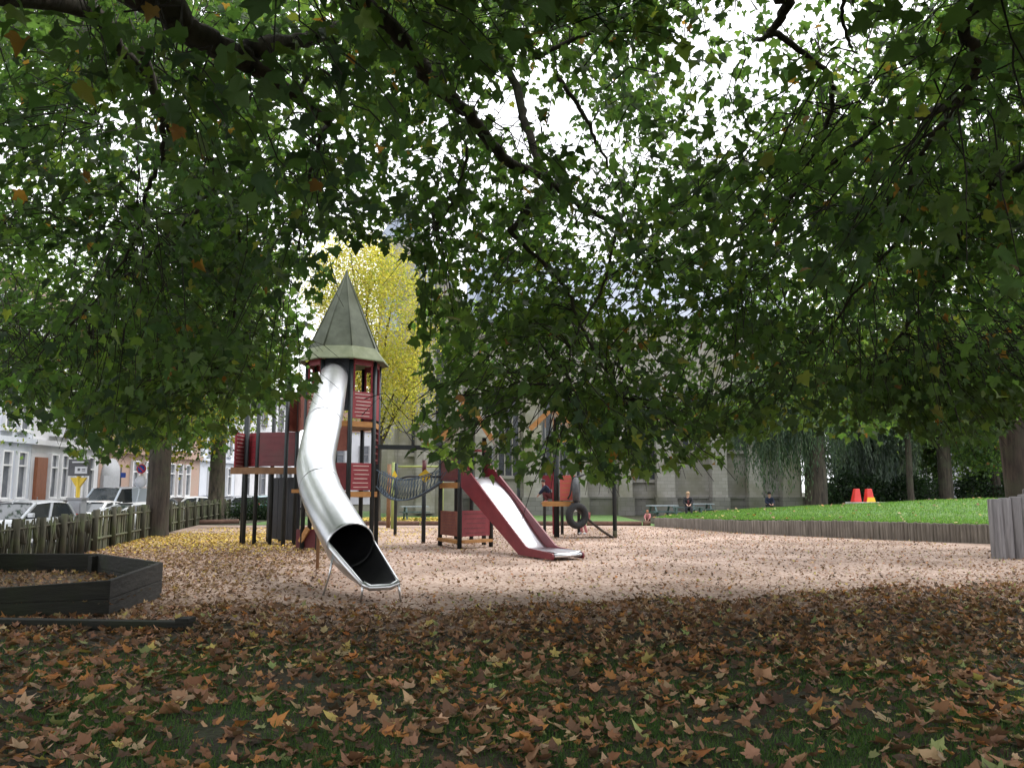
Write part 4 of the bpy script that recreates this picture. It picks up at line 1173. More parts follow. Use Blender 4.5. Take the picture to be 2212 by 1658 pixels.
# red posts on the mound
M_RC = mat("bright_red_plastic", (0.62, 0.025, 0.02), (0.68, 0.05, 0.04), 4, 0.45)
def mound_at(x, y):
    # height of the mound surface at (x, y): search the built grid
    best, bz = 1e9, 0
    for o in bpy.data.objects["grass_mound"].data.vertices:
        d_ = (o.co.x - x) ** 2 + (o.co.y - y) ** 2
        if d_ < best: best, bz = d_, o.co.z
    return bz
rcY = 41.0
zb_ = P(1860, 1085, rcY).z
sl = MB(); xl, xr = px_at(1836, rcY, 1), px_at(1905, rcY, 1); sl.box(((xl + xr) / 2, rcY, zb_ - .14), (xr - xl, 1.3, .34)); 
tag(sl.build("stone_slab", mat("pale_slab", (.34, .33, .31), (.42, .41, .39), 5, .9), bevel=.02), "flat pale slab under the two red posts on the mound", "slab")
for xx, lab in ((1848, "plain red tapered play cone on the slab, left one"), (1876, "red tapered play cone with yellow foot on the slab")):
    X = px_at(xx, rcY, 1.3); t = thing("play_cone", lab, "play cone", (X, rcY, zb_ + .03), "tapered play cones on the mound")
    w = MB(); y_ = rcY
    h = .68; s = -1 if xx < 1860 else 1
    vs = [(X - .19, y_ - .25, zb_ + .03), (X + .19, y_ - .25, zb_ + .03), (X + .19, y_ + .25, zb_ + .03), (X - .19, y_ + .25, zb_ + .03), (X - .11 - .03 * s, y_ - .16, zb_ + h), (X + .13 - .02 * s, y_ - .16, zb_ + h), (X + .13 - .02 * s, y_ + .1, zb_ + h), (X - .11 - .03 * s, y_ + .1, zb_ + h)]
    w.add(vs, [(3, 2, 1, 0), (4, 5, 6, 7), (0, 1, 5, 4), (1, 2, 6, 5), (2, 3, 7, 6), (3, 0, 4, 7)]); w.build("body", M_RC, t, bevel=.03)
    if xx > 1860:
        w = MB(); w.add([(X - .24, y_ - .3, zb_ + .035), (X + .2, y_ - .3, zb_ + .035), (X + .2, y_ - .262, zb_ + .035), (X - .24, y_ - .262, zb_ + .035), (X - .16, y_ - .25, zb_ + .26), (X + .17, y_ - .25, zb_ + .26), (X + .17, y_ - .22, zb_ + .26), (X - .16, y_ - .22, zb_ + .26)], [(3, 2, 1, 0), (4, 5, 6, 7), (0, 1, 5, 4), (1, 2, 6, 5), (2, 3, 7, 6), (3, 0, 4, 7)]); w.build("yellow_foot", mat("bright_yellow", (.75, .45, .03)), t)

# ------------------------------------------------------------------ people
M_SKIN = mat("skin", (0.50, 0.28, 0.21), (0.56, 0.33, 0.25), 9, 0.6)
def skin_obj(name, verts, edges, radii, m, parent, root=0, lv=2):
    me = bpy.data.meshes.new(name)
    off = OFF[parent.name]
    me.from_pydata([(v[0] - off.x, v[1] - off.y, v[2] - off.z) for v in verts], edges, [])
    me.materials.append(m)
    o = bpy.data.objects.new(name, me); C.objects.link(o); o.parent = parent
    md = o.modifiers.new("skin", 'SKIN'); md.use_smooth_shade = True
    sv_ = me.skin_vertices[0].data
    for i, r_ in enumerate(radii):
        sv_[i].radius = (r_, r_) if not isinstance(r_, tuple) else r_
        sv_[i].use_root = (i == root)
    o.modifiers.new("sub", 'SUBSURF').levels = lv
    o.modifiers["sub"].render_levels = lv
    return o
def person(label, loc, rz, s, pose, m_top, m_leg, m_hair, m_shoe, m_under=None, hat=None, group="people in the park"):
    """pose: 'sit', 'crouch' or 'lean'; s scales an adult 1.75 m figure"""
    root = thing("person", label, "person", loc, group)
    Mz = Matrix.Rotation(rz, 3, 'Z')
    L0 = Vector(loc)
    def T(p): return L0 + Mz @ (Vector(p) * s)
    if pose == 'sit':
        J = dict(pel=(0, 0, .50), spine=(0, -.02, .72), chest=(0, .04, .92), neck=(0, .06, 1.07), head=(0, .09, 1.20), crown=(0, .09, 1.31),
                 shl=(-.19, .05, 1.0), ell=(-.24, .16, .76), wrl=(-.12, .36, .66), shr=(.19, .05, 1.0), elr=(.25, .14, .76), wrr=(.11, .36, .66),
                 hil=(-.10, 0, .48), knl=(-.13, .42, .50), anl=(-.16, .48, .09), tol=(-.17, .66, .04), hir=(.10, 0, .48), knr=(.13, .42, .50), anr=(.13, .40, .09), tor=(.14, .58, .04))
    elif pose == 'crouch':
        J = dict(pel=(0, -.1, .36), spine=(0, -.04, .55), chest=(0, .1, .74), neck=(0, .18, .88), head=(0, .25, 1.0), crown=(0, .27, 1.11),
                 shl=(-.18, .12, .82), ell=(-.24, .30, .60), wrl=(-.14, .46, .42), shr=(.18, .12, .82), elr=(.24, .30, .60), wrr=(.14, .46, .42),
                 hil=(-.10, -.1, .36), knl=(-.16, .26, .50), anl=(-.14, .02, .09), tol=(-.15, .2, .04), hir=(.10, -.1, .36), knr=(.16, .26, .50), anr=(.14, .02, .09), tor=(.15, .2, .04))
    else:
        J = dict(pel=(0, -.08, .92), spine=(0, .02, 1.10), chest=(0, .16, 1.28), neck=(0, .27, 1.41), head=(0, .36, 1.52), crown=(0, .39, 1.63),
                 shl=(-.19, .2, 1.36), ell=(-.25, .42, 1.16), wrl=(-.15, .62, 1.10), shr=(.19, .2, 1.36), elr=(.25, .42, 1.16), wrr=(.15, .62, 1.10),
                 hil=(-.10, -.08, .9), knl=(-.12, .05, .48), anl=(-.12, -.06, .08), tol=(-.13, .12, .04), hir=(.10, -.08, .9), knr=(.12, .16, .5), anr=(.12, .10, .08), tor=(.13, .28, .04))
    names = list(J)
    idx = {n_: i for i, n_ in enumerate(names)}
    V_ = [T(J[n_]) for n_ in names]
    rad = dict(pel=.14, spine=.125, chest=.14, neck=.055, head=.095, crown=.06, shl=.065, ell=.045, wrl=.032, shr=.065, elr=.045, wrr=.032, hil=.095, knl=.06, anl=.042, tol=.035, hir=.095, knr=.06, anr=.042, tor=.035)
    rr_ = [rad[n_] * s for n_ in names]
    E_ = [('pel', 'spine'), ('spine', 'chest'), ('chest', 'neck'), ('neck', 'head'), ('head', 'crown'), ('chest', 'shl'), ('shl', 'ell'), ('ell', 'wrl'), ('chest', 'shr'), ('shr', 'elr'), ('elr', 'wrr'),
          ('pel', 'hil'), ('hil', 'knl'), ('knl', 'anl'), ('anl', 'tol'), ('pel', 'hir'), ('hir', 'knr'), ('knr', 'anr'), ('anr', 'tor')]
    Ei = [(idx[a], idx[b2]) for a, b2 in E_]
    # hands: palm and five fingers
    for w_, e_ in (('wrl', 'ell'), ('wrr', 'elr')):
        wv, ev = Vector(J[w_]), Vector(J[e_]); d_ = (wv - ev).normalized(); sd = d_.cross(Vector((0, 0, 1))).normalized()
        palm = wv + d_ * .06; V_.append(T(palm)); rr_.append(.03 * s); ip = len(V_) - 1; Ei.append((idx[w_], ip))
        for k, (o_, ln) in enumerate(((-.032, .075), (-.011, .09), (.011, .085), (.032, .065))):
            V_.append(T(palm + d_ * .045 + sd * o_)); rr_.append(.010 * s); Ei.append((ip, len(V_) - 1))
            V_.append(T(palm + d_ * (.045 + ln * .7) + sd * o_ * 1.1 + Vector((0, 0, -.035)))); rr_.append(.008 * s); Ei.append((len(V_) - 2, len(V_) - 1))
        sg_ = 1 if w_ == 'wrl' else -1
        V_.append(T(palm + sd * .05 * sg_ + d_ * .03)); rr_.append(.011 * s); Ei.append((ip, len(V_) - 1))
    skin_obj("body", V_, Ei, rr_, M_SKIN, root)
    def sub(nm, chain, edges, grow, m):
        ii = {n_: k for k, n_ in enumerate(chain)}
        return skin_obj(nm, [T(J[n_]) for n_ in chain], [(ii[a], ii[b2]) for a, b2 in edges], [(rad[n_] + grow) * s for n_ in chain], m, root)
    sub("jacket", ['pel', 'spine', 'chest', 'shl', 'ell', 'wrl', 'shr', 'elr', 'wrr'], [('pel', 'spine'), ('spine', 'chest'), ('chest', 'shl'), ('shl', 'ell'), ('ell', 'wrl'), ('chest', 'shr'), ('shr', 'elr'), ('elr', 'wrr')], .03, m_top)
    sub("trousers", ['pel', 'hil', 'knl', 'anl', 'hir', 'knr', 'anr'], [('pel', 'hil'), ('hil', 'knl'), ('knl', 'anl'), ('pel', 'hir'), ('hir', 'knr'), ('knr', 'anr')], .022, m_leg)
    for a_, t_ in (('anl', 'tol'), ('anr', 'tor')):
        skin_obj("shoe", [T(J[a_]), T(J[t_])], [(0, 1)], [.055 * s, .045 * s], m_shoe, root)
    hd_, cr_ = Vector(J['head']), Vector(J['crown'])
    h = MB(); cc = T(hd_ * .35 + cr_ * .65 + Vector((0, -.025, .01)))
    prof_ = [(.112 * s * math.sin(a), .115 * s * math.cos(a)) for a in np.linspace(0.02, 1.75, 9)]
    h.lathe(cc, prof_, 16); h.build("hair", m_hair, root, solid=.012 * s)
    f = MB()
    for sx_ in (-1, 1): 
        e = T(hd_ + Vector((sx_ * .034, .092, .022))); f.lathe(e, [(.002, -.012 * s), (.011 * s, 0), (.002, .012 * s)], 8)
    f.build("eye", mat("eye_dark", (.02, .015, .012)), root)
    f = MB(); f.tube([T(hd_ + Vector((0, .09, .02))), T(hd_ + Vector((0, .125, -.02))), T(hd_ + Vector((0, .10, -.03)))], [.008 * s, .014 * s, .01 * s], 6); f.build("nose", M_SKIN, root)
    f = MB(); f.tube([T(hd_ + Vector((-.025, .094, -.052))), T(hd_ + Vector((0, .10, -.055))), T(hd_ + Vector((.025, .094, -.052)))], .006 * s, 5); f.build("mouth", mat("lips", (.35, .12, .10)), root)
    for sx_ in (-1, 1):
        f = MB(); f.lathe(T(hd_ + Vector((sx_ * .1, .0, .01))), [(.003, -.03 * s), (.016 * s, 0), (.003, .03 * s)], 8); f.build("ear", M_SKIN, root)
    if hat is not None:
        h = MB(); h.lathe(cc + Vector((0, 0, .012)), [(p[0] * 1.08, p[1] * 1.08) for p in prof_[:7]], 16); h.build("cap", hat, root, solid=.015 * s)
    if m_under is not None:
        u = MB(); c2_ = T(Vector(J['chest']) + Vector((0, .155, -.12))); u.lathe(c2_, [(.005, .14 * s), (.06 * s, .08 * s), (.05 * s, -.12 * s), (.005, -.16 * s)], 10); u.build("shirt_front", m_under, root)
    return root
M_BLK = mat("black_cloth", (.012, .012, .014), (.022, .022, .026), 12, .9)
M_NAVY = mat("navy_cloth", (.016, .022, .05), (.028, .036, .07), 12, .9)
M_BLOND = mat("fair_hair", (.34, .21, .12), (.42, .28, .17), 20, .7)
M_DKHAIR = mat("dark_hair", (.02, .014, .01), (.04, .03, .02), 20, .7)
M_WHT = mat("white_cloth", (.62, .66, .7), (.72, .75, .78), 10, .8)
M_MAR = mat("maroon_cloth", (.09, .02, .025), (.13, .035, .035), 10, .9)
M_JEAN = mat("dark_trousers", (.015, .016, .022), (.03, .03, .04), 12, .9)
M_PINK = mat("pink_cloth", (.42, .16, .17), (.5, .2, .2), 10, .9)
# bench under the seated person
bnx = px_at(1488, 40.4, .6)
def bench(label, x, y, z0, w_=1.5):
    t = thing("park_bench", label, "bench", (x, y, z0), "benches by the church")
    w = MB()
    for k in range(3): w.box((x, y - .14 + k * .14, z0 + .43), (w_, .12, .04))
    w.build("seat", M_GTAB, t)
    for s in (-1, 1):
        w = MB(); w.box((x + s * w_ * .4, y, z0 + .2), (.08, .4, .40)); w.build("leg", M_GTAB, t)
bench("low dark bench beneath the person in the black coat", bnx, 40.6, .38)
person("person in black open coat with fair hair seated at the church lawn", (bnx, 40.6, .38), R(172), .86, 'sit', M_BLK, M_JEAN, M_BLOND, M_WHT, M_MAR)
p2x = px_at(1663, 50, 1)
bench("dark bench hidden behind the mound under the person in navy", p2x, 50.2, .18)
person("person in navy jacket and dark cap behind the mound", (p2x, 50.2, .18), R(180), .98, 'sit', M_NAVY, M_JEAN, M_DKHAIR, M_BLK, None, M_BLK)
person("child in dark navy top crouching on the back tower deck", (px_at(1183, 29.5, 1.4), 29.5, zd3 + .035), R(80), .68, 'crouch', M_NAVY, M_MAR, M_DKHAIR, M_PINK)
person("child in pale jacket leaning forward beside the dark ramp", (px_at(1262, 30.6, 1), 30.6, 0.012), R(100), .78, 'lean', M_WHT, M_PINK, M_DKHAIR, M_WHT)
person("toddler in reddish coat crouching at the end of the log edging", (px_at(1399, 39.4, .5), 39.4, .05), R(160), .55, 'crouch', M_PINK, M_MAR, mat("ginger_hair", (.36, .12, .05), (.42, .16, .07), 20, .7), M_WHT)

# ------------------------------------------------------------------ trees
def scatter_crown(ells, n, per, spread, seed):
    """points in clumps inside a set of ellipsoids (centre, radii, weight)"""
    r_ = np.random.default_rng(seed)
    w = np.array([e[2] for e in ells], float); w /= w.sum()
    nc = max(1, n // per)
    which = r_.choice(len(ells), nc, p=w)
    u = nrm(r_.normal(size=(nc, 3))) * (r_.uniform(0.15, 1, (nc, 1)) ** 0.45)
    cen = np.array([ells[k][0] for k in which]) + u * np.array([ells[k][1] for k in which])
    pts = np.repeat(cen, per, 0) + r_.normal(size=(nc * per, 3)) * spread
    return pts, u, cen

def tree(name, label, cat, base, tr_r, h_tr, ells, n, shape, size, pal, w, per=14, spread=.45, seed=1, bark=None, hang=0.0, group=None, limbs=7, lean=(0, 0), trans=None):
    base = Vector(base)
    t = thing(name, label, cat, base, group)
    rr = random.Random(seed)
    tk = MB()
    top = base + Vector((lean[0], lean[1], h_tr))
    pts = [base + Vector((0, 0, -.1)), base + Vector((0, 0, .25)), base + Vector((lean[0] * .2 + rr.uniform(-.05, .05), lean[1] * .2, h_tr * .35)), base + Vector((lean[0] * .6, lean[1] * .6, h_tr * .7)), top]
    tk.tube(spline(pts, 4), list(np.interp(np.linspace(0, 1, 17), [0, .08, .25, .6, 1], [tr_r * 1.45, tr_r * 1.2, tr_r, tr_r * .92, tr_r * .8])), 16)
    for k in range(limbs):
        e = ells[k % len(ells)]
        tgt = Vector(e[0]) + Vector((rr.uniform(-.7, .7) * e[1][0], rr.uniform(-.7, .7) * e[1][1], rr.uniform(-.3, .6) * e[1][2]))
        st = base + Vector((lean[0] * .8, lean[1] * .8, h_tr * rr.uniform(.7, .98)))
        mid = st.lerp(tgt, .5) + Vector((rr.uniform(-.5, .5), rr.uniform(-.5, .5), rr.uniform(.2, 1.0)))
        sp2 = spline([st, mid, tgt], 6)
        tk.tube(sp2, list(np.linspace(tr_r * .45, tr_r * .08, len(sp2))), 8)
    tk.build("trunk", bark or M_BARK, t)
    pts, u, cen = scatter_crown(ells, n, per, spread, seed)
    m = len(pts)
    axis = rng.normal(size=(m, 3)) * .8 + np.array([0, 0, -.5 - hang * 3])
    nor = rng.normal(size=(m, 3)) * .6 + np.array([0, 0, 1.0])
    sz = size * rng.uniform(.6, 1.25, m)
    if hang:
        # strands: every clump becomes a hanging string of leaves
        k = np.tile(np.arange(per) / per, m // per)
        pts = np.repeat(cen, per, 0) + np.stack([rng.normal(size=m) * .07, rng.normal(size=m) * .07, -k * hang * np.repeat(rng.uniform(.5, 1.4, len(cen)), per)], 1)
    v, f, kk = leaf_arrays(shape, pts, axis, nor, sz)
    ccol = pick_cols(len(cen), pal, w, .3)
    col_ = np.repeat(ccol, per, 0) * rng.uniform(.75, 1.25, (m, 1))
    parts = [(v, f, np.repeat(col_, kk, 0), 0)]
    tv, tf, o_ = [], [], 0
    for ci in range(0, len(cen), 3 if per < 30 else 9):
        c = cen[ci]
        e = min(ells, key=lambda e_: np.sum((np.array(e_[0]) - c) ** 2))
        a = c + (np.array(e[0]) - c) * (.45 if per < 30 else .25) + np.array([0, 0, .3])
        vv, ff = tube_np([c, (a + c) / 2 + rng.normal(size=3) * .12, a], .008, .03, 3)
        tv.append(vv); tf.append(ff + o_); o_ += len(vv)
    if tv: parts.append((np.concatenate(tv), np.concatenate(tf), None, 1))
    mesh_np("crown", parts, [M_LEAF, M_TWIG], t)
    return t

YG = [(0.05, 0.10, 0.022), (0.09, 0.14, 0.03), (0.24, 0.22, 0.03), (0.38, 0.28, 0.03), (0.03, 0.06, 0.018)]
gB = G(337, 1158)
tree("plane_tree", "plane tree with the thick trunk standing in the fence, left", "tree", gB, .40, 6.0,
     [((gB.x - 1.0, gB.y, 10), (5.5, 5, 5), 3), ((gB.x - 4, gB.y - 2, 6.8), (4.2, 4, 3.0), 2), ((gB.x + 2.0, gB.y + .5, 6.4), (2.6, 3.2, 2.9), 1.4)], 17000, MAPLE, .15, GREENS, [30, 34, 12, 26, 7, 1], seed=11, bark=M_BARK, group="plane trees around the playground", spread=.5)
gC = G(465, 1122)
tree("plane_tree", "plane tree with yellowing low leaves, second trunk along the fence", "tree", gC, .46, 6.0,
     [((gC.x - .5, gC.y, 10), (4.3, 4.5, 5), 3), ((gC.x - 1.5, gC.y - 3, 5.2), (3.6, 3, 1.8), 1.5)], 14000, MAPLE, .20, YG, [3, 3, 3, 2.4, 2], seed=12, bark=M_BARKP, group="plane trees around the playground", spread=.5)
gD = Vector((px_at(2214, 22.3, 2), 22.3, 0.0))
tree("plane_tree", "dark trunk at the right edge behind the tall palisade, with drooping crown", "tree", gD, .48, 6.5,
     [((gD.x - 1.5, gD.y, 9), (5.5, 5, 5), 3), ((gD.x - 3.5, gD.y + 1, 5.6), (3.6, 3.5, 1.9), 1.4)], 16000, MAPLE, .15, GREENS, [24, 30, 10, 34, 7, 2], seed=13, group="plane trees around the playground", lean=(-.35, 0), spread=.5)
yt = Vector((px_at(812, 41, 3), 41.5, 0))
YEL = [(0.42, 0.35, 0.09), (0.48, 0.39, 0.10), (0.34, 0.32, 0.09), (0.52, 0.40, 0.09), (0.20, 0.23, 0.07)]
tree("yellow_tree", "bright yellow autumn tree behind the spire roof", "tree", yt, .22, 5.0,
     [((yt.x - .2, yt.y, 10.4), (3.4, 3, 4.2), 3), ((yt.x - 1.6, yt.y, 12.4), (2.8, 2.4, 2.6), 1.4), ((yt.x + .4, yt.y - .4, 6.6), (2.3, 2.2, 2.2), 1.2)], 40000, RHOMB, .125, YEL, [3, 3, 2.4, 2, .7], seed=14, spread=.34, per=40, limbs=14)
wlw = Vector((px_at(1760, 46, 2), 46, 0.2))
WIL = [(0.075, 0.105, 0.08), (0.10, 0.135, 0.105), (0.05, 0.075, 0.058), (0.14, 0.17, 0.12)]
tree("weeping_birch", "dark weeping tree with hanging strands before the church end", "tree", wlw, .62, 6.0,
     [((wlw.x - 1.9, wlw.y, 7.2), (2.9, 2.6, 2.6), 3), ((wlw.x + .2, wlw.y + .4, 9.4), (3.6, 3, 3.6), 2.4)], 36000, LANCE, .26, WIL, [3, 3, 3, 1], seed=15, per=26, hang=3.0, limbs=9)
cdr = Vector((px_at(1880, 52, 2), 52, 0.2))
CED = [(0.12, 0.15, 0.135), (0.165, 0.20, 0.185), (0.08, 0.105, 0.095), (0.21, 0.24, 0.22)]
tree("blue_cedar", "blue grey drooping cedar behind the red play cones", "tree", cdr, .35, 5.0,
     [((cdr.x, cdr.y, 5.0), (3.1, 2.4, 3.2), 2), ((cdr.x + .6, cdr.y, 9.0), (2.6, 2.0, 3.4), 1.2)], 44000, LANCE, .30, CED, [3, 3, 2, 1], seed=16, per=20, hang=1.3, limbs=8)
t2b = Vector((px_at(2042, 50, 2), 50, 0.3))
tree("broadleaf_tree", "broadleaf tree with straight brown trunk at the right back of the mound", "tree", t2b, .42, 6.0,
     [((t2b.x, t2b.y, 9), (4.5, 4, 4.2), 2), ((t2b.x + 2.6, t2b.y, 5), (2.2, 2, 2.0), 1)], 13000, MAPLE, .20, GREENS, [30, 30, 20, 14, 3, 1], seed=17)
t3b = Vector((px_at(1966, 49, 2), 49, 0.3))
tree("slender_tree", "slender pale trunk tree between the cedar and the brown trunk", "tree", t3b, .2, 5.0,
     [((t3b.x, t3b.y + .5, 7.5), (2.6, 2.4, 3.4), 2)], 7000, RHOMB, .17, CED, [3, 3, 2, 1], seed=18)
def bush(name, label, cat, ells, n, shape, size, pal, w, seed, hedge=False):
    base = (ells[0][0][0], ells[0][0][1], 0)
    t = thing(name, label, cat, base)
    pts, u, cen = scatter_crown(ells, n, 12, .16, seed)
    pts[:, 2] = np.maximum(pts[:, 2], .05)
    m = len(pts)
    v, f, kk = leaf_arrays(shape, pts, rng.normal(size=(m, 3)) + np.array([0, 0, -.2]), rng.normal(size=(m, 3)) * .7 + np.array([0, -.4, 1]), size * rng.uniform(.6, 1.3, m))
    col_ = np.repeat(pick_cols(len(cen), pal, w, .3), 12, 0) * rng.uniform(.75, 1.25, (m, 1))
    mesh_np("foliage", [(v, f, np.repeat(col_, kk, 0), 0)], [M_LEAF], t)
    s = MB(); rr = random.Random(seed)
    for e in ells:
        for k in range(5):
            s.tube([(e[0][0] + rr.uniform(-.3, .3), e[0][1] + rr.uniform(-.3, .3), 0), (e[0][0] + rr.uniform(-.6, .6) * e[1][0], e[0][1] + rr.uniform(-.6, .6) * e[1][1], e[0][2] + .4 * e[1][2])], [.05, .012], 5)
    s.build("stem", M_BARK, t)
    return t
DKG = [(0.014, 0.026, 0.014), (0.022, 0.04, 0.018), (0.03, 0.055, 0.025), (0.05, 0.08, 0.04)]
hx0 = px_at(1800, 58, 1)
bush("hedge", "long dark evergreen hedge across the back of the mound", "hedge", [((hx0 + k * 2.6, 58 + .3 * (k % 2), 1.2), (1.9, 1.3, 1.4 + .3 * (k % 3)), 1) for k in range(7)], 16000, RHOMB, .2, DKG, [4, 3, 2, .6], 31)
bush("shrub", "dark laurel shrub under the cedar behind the red cones", "shrub", [((cdr.x - 1.7, 50.4, 1.3), (2.2, 1.2, 1.5), 1), ((cdr.x + 1.6, 50.6, 1.2), (1.9, 1.2, 1.4), 1)], 9000, RHOMB, .18, DKG, [4, 3, 2, 1], 32)
hp_ = G(560, 1122)
bush("hedge", "low dark green hedge seen between the tower legs", "hedge", [((hp_.x - .6, hp_.y, .45), (1.2, .7, .6), 1), ((hp_.x + .9, hp_.y, .45), (1.2, .7, .55), 1)], 6000, RHOMB, .1, DKG, [3, 3, 2, .3], 33)
fb = Vector((px_at(2120, 62, 2), 62, 0))
bush("shrub", "leafy green shrub mass before the grey house, far right", "shrub", [((fb.x, 60, 2.4), (3.0, 1.5, 2.4), 1), ((fb.x + 4, 60, 2.8), (3.0, 1.5, 2.8), 1)], 9000, MAPLE, .24, GREENS, [30, 30, 20, 14, 2, 0], 34)
# grey house far right
rh = thing("house", "pale grey house behind the trees at the far right", "house", (px_at(2110, 72, 3), 75, 0))
X0, X1 = px_at(1975, 72, 3), px_at(2300, 72, 3)
b = MB(); b.box(((X0 + X1) / 2, 77, 2.6), (X1 - X0, 9, 5.2)); b.build("wall", mat("grey_render", (.36, .37, .39), (.44, .45, .47), 2, .85), rh)
b = MB(); b.add([(X0 - .3, 72.2, 5.1), (X1 + .3, 72.2, 5.1), (X1 + .3, 77, 8), (X0 - .3, 77, 8), (X1 + .3, 81.8, 5.1), (X0 - .3, 81.8, 5.1)], [(0, 1, 2, 3), (3, 2, 4, 5), (0, 3, 5), (1, 4, 2)]); b.build("roof", M_SLATE, rh)
for k in range(5):
    xx = X0 + 1 + k * 2.2; f, g_ = MB(), MB()
    f.box((xx, 72.44, 3.0), (1.3, .16, .08)); f.box((xx, 72.44, 4.3), (1.3, .16, .08)); 
    for s in (-.6, 0, .6): f.box((xx + s, 72.44, 3.65), (.08, .14, 1.2))
    g_.box((xx, 72.47, 3.65), (1.1, .08, 1.2)); fo = f.build("window", M_FRAME, rh); g_.build("pane", M_GLASS, fo)
b = MB(); b.box((px_at(1995, 70, 2), 70.5, P(1995, 1028, 70).z), (4.0, .8, .3)); b.build("balcony", M_FRAME, rh)
# far trees closing the view
tree("broadleaf_tree", "far dark tree closing the view behind the hedge", "tree", (px_at(1930, 68, 2), 68, 0), .4, 6.0,
     [((px_at(1930, 68, 2), 68, 8.5), (4.6, 3.5, 5.5), 2)], 9000, RHOMB, .40, WIL, [3, 3, 3, 1], seed=21)
tree("broadleaf_tree", "far green tree rising between the cedar and the grey house", "tree", (px_at(2025, 64, 2), 64, 0), .4, 5.0,
     [((px_at(2025, 64, 2), 64, 7.2), (3.6, 3.0, 4.6), 2)], 9000, RHOMB, .36, GREENS, [30, 20, 30, 10, 2, 0], seed=22)
tree("broadleaf_tree", "far green tree beside the right edge trunk, before the grey house roof", "tree", (px_at(2150, 58, 2), 58, 0), .35, 4.0,
     [((px_at(2140, 58, 2), 58, 7.0), (3.2, 3.0, 3.8), 2)], 9000, MAPLE, .26, GREENS, [30, 20, 30, 12, 2, 0], seed=23)

# ------------------------------------------------------------------ the two near plane trees whose branches overhang the view
ROWS = ["99999999999998335689", "99998788888878546889", "79778678856766788668", "89679866875555679979", "78678866765466788789",
        "56788666767377888988", "73899864557378888888", "65999821677777888888", "98999710777777888888", "89999810888887777789",
        "69998410788888768789", "35873000899998212247", "00000000277541000002"]
COV = {'9': .955, '8': .87, '7': .76, '6': .63, '5': .5, '4': .38, '3': .27, '2': .17, '1': .05, '0': 0.0}
DG = np.array([[COV[c] for c in r_] for r_ in ROWS])
CW, RH = 2211 / 20, 83.0
CLEAR = [(-300, 1012), (45, 1005), (58, 935), (118, 932), (140, 978), (190, 1012), (300, 962), (500, 962), (525, 915), (600, 872), (660, 858), (722, 822), (735, 780), (800, 770),
         (880, 800), (930, 830), (885, 940), (900, 985), (960, 1000), (1035, 1032), (1105, 1046), (1330, 1042), (1455, 1014), (1540, 1004), (1610, 962), (1690, 928), (1800, 950), (1900, 938), (2010, 948), (2130, 955), (2211, 905), (2600, 905), (2600, 1700), (-300, 1700)]
ROOFGAP = [(735, 540), (700, 640), (664, 735), (640, 772), (655, 800), (745, 800), (900, 800), (900, 560)]
def in_poly(x, y, poly):
    ins = np.zeros(len(x), bool); n = len(poly)
    for i in range(n):
        x0_, y0_ = poly[i]; x1_, y1_ = poly[(i + 1) % n]
        c = ((y0_ > y) != (y1_ > y)) & (x < (x1_ - x0_) * (y - y0_) / ((y1_ - y0_) if y1_ != y0_ else 1e-9) + x0_)
        ins ^= c
    return ins
def cover(x, y):
    gx_ = np.clip(x / CW - .5, 0, 18.999); gy_ = np.clip(y / RH - .5, 0, 11.999)
    i, j = gx_.astype(int), gy_.astype(int); a, b2 = gx_ - i, gy_ - j
    c = DG[j, i] * (1 - a) * (1 - b2) + DG[j, i + 1] * a * (1 - b2) + DG[j + 1, i] * (1 - a) * b2 + DG[j + 1, i + 1] * a * b2
    c = np.where(in_poly(x, y, CLEAR), 0, c)
    for ex, ey, rx, ry, k in ((1046, 922, 46, 36, .1), (1172, 904, 52, 40, .1), (1240, 480, 60, 60, .35), (1130, 155, 45, 30, .3), (600, 150, 45, 30, .4), (300, 260, 40, 80, .4), (660, 270, 50, 35, .4), (1500, 60, 70, 60, .2)):
        c = np.where(((x - ex) / rx) ** 2 + ((y - ey) / ry) ** 2 < 1, c * k, c)
    return np.where(in_poly(x, y, ROOFGAP), c * .08, c)

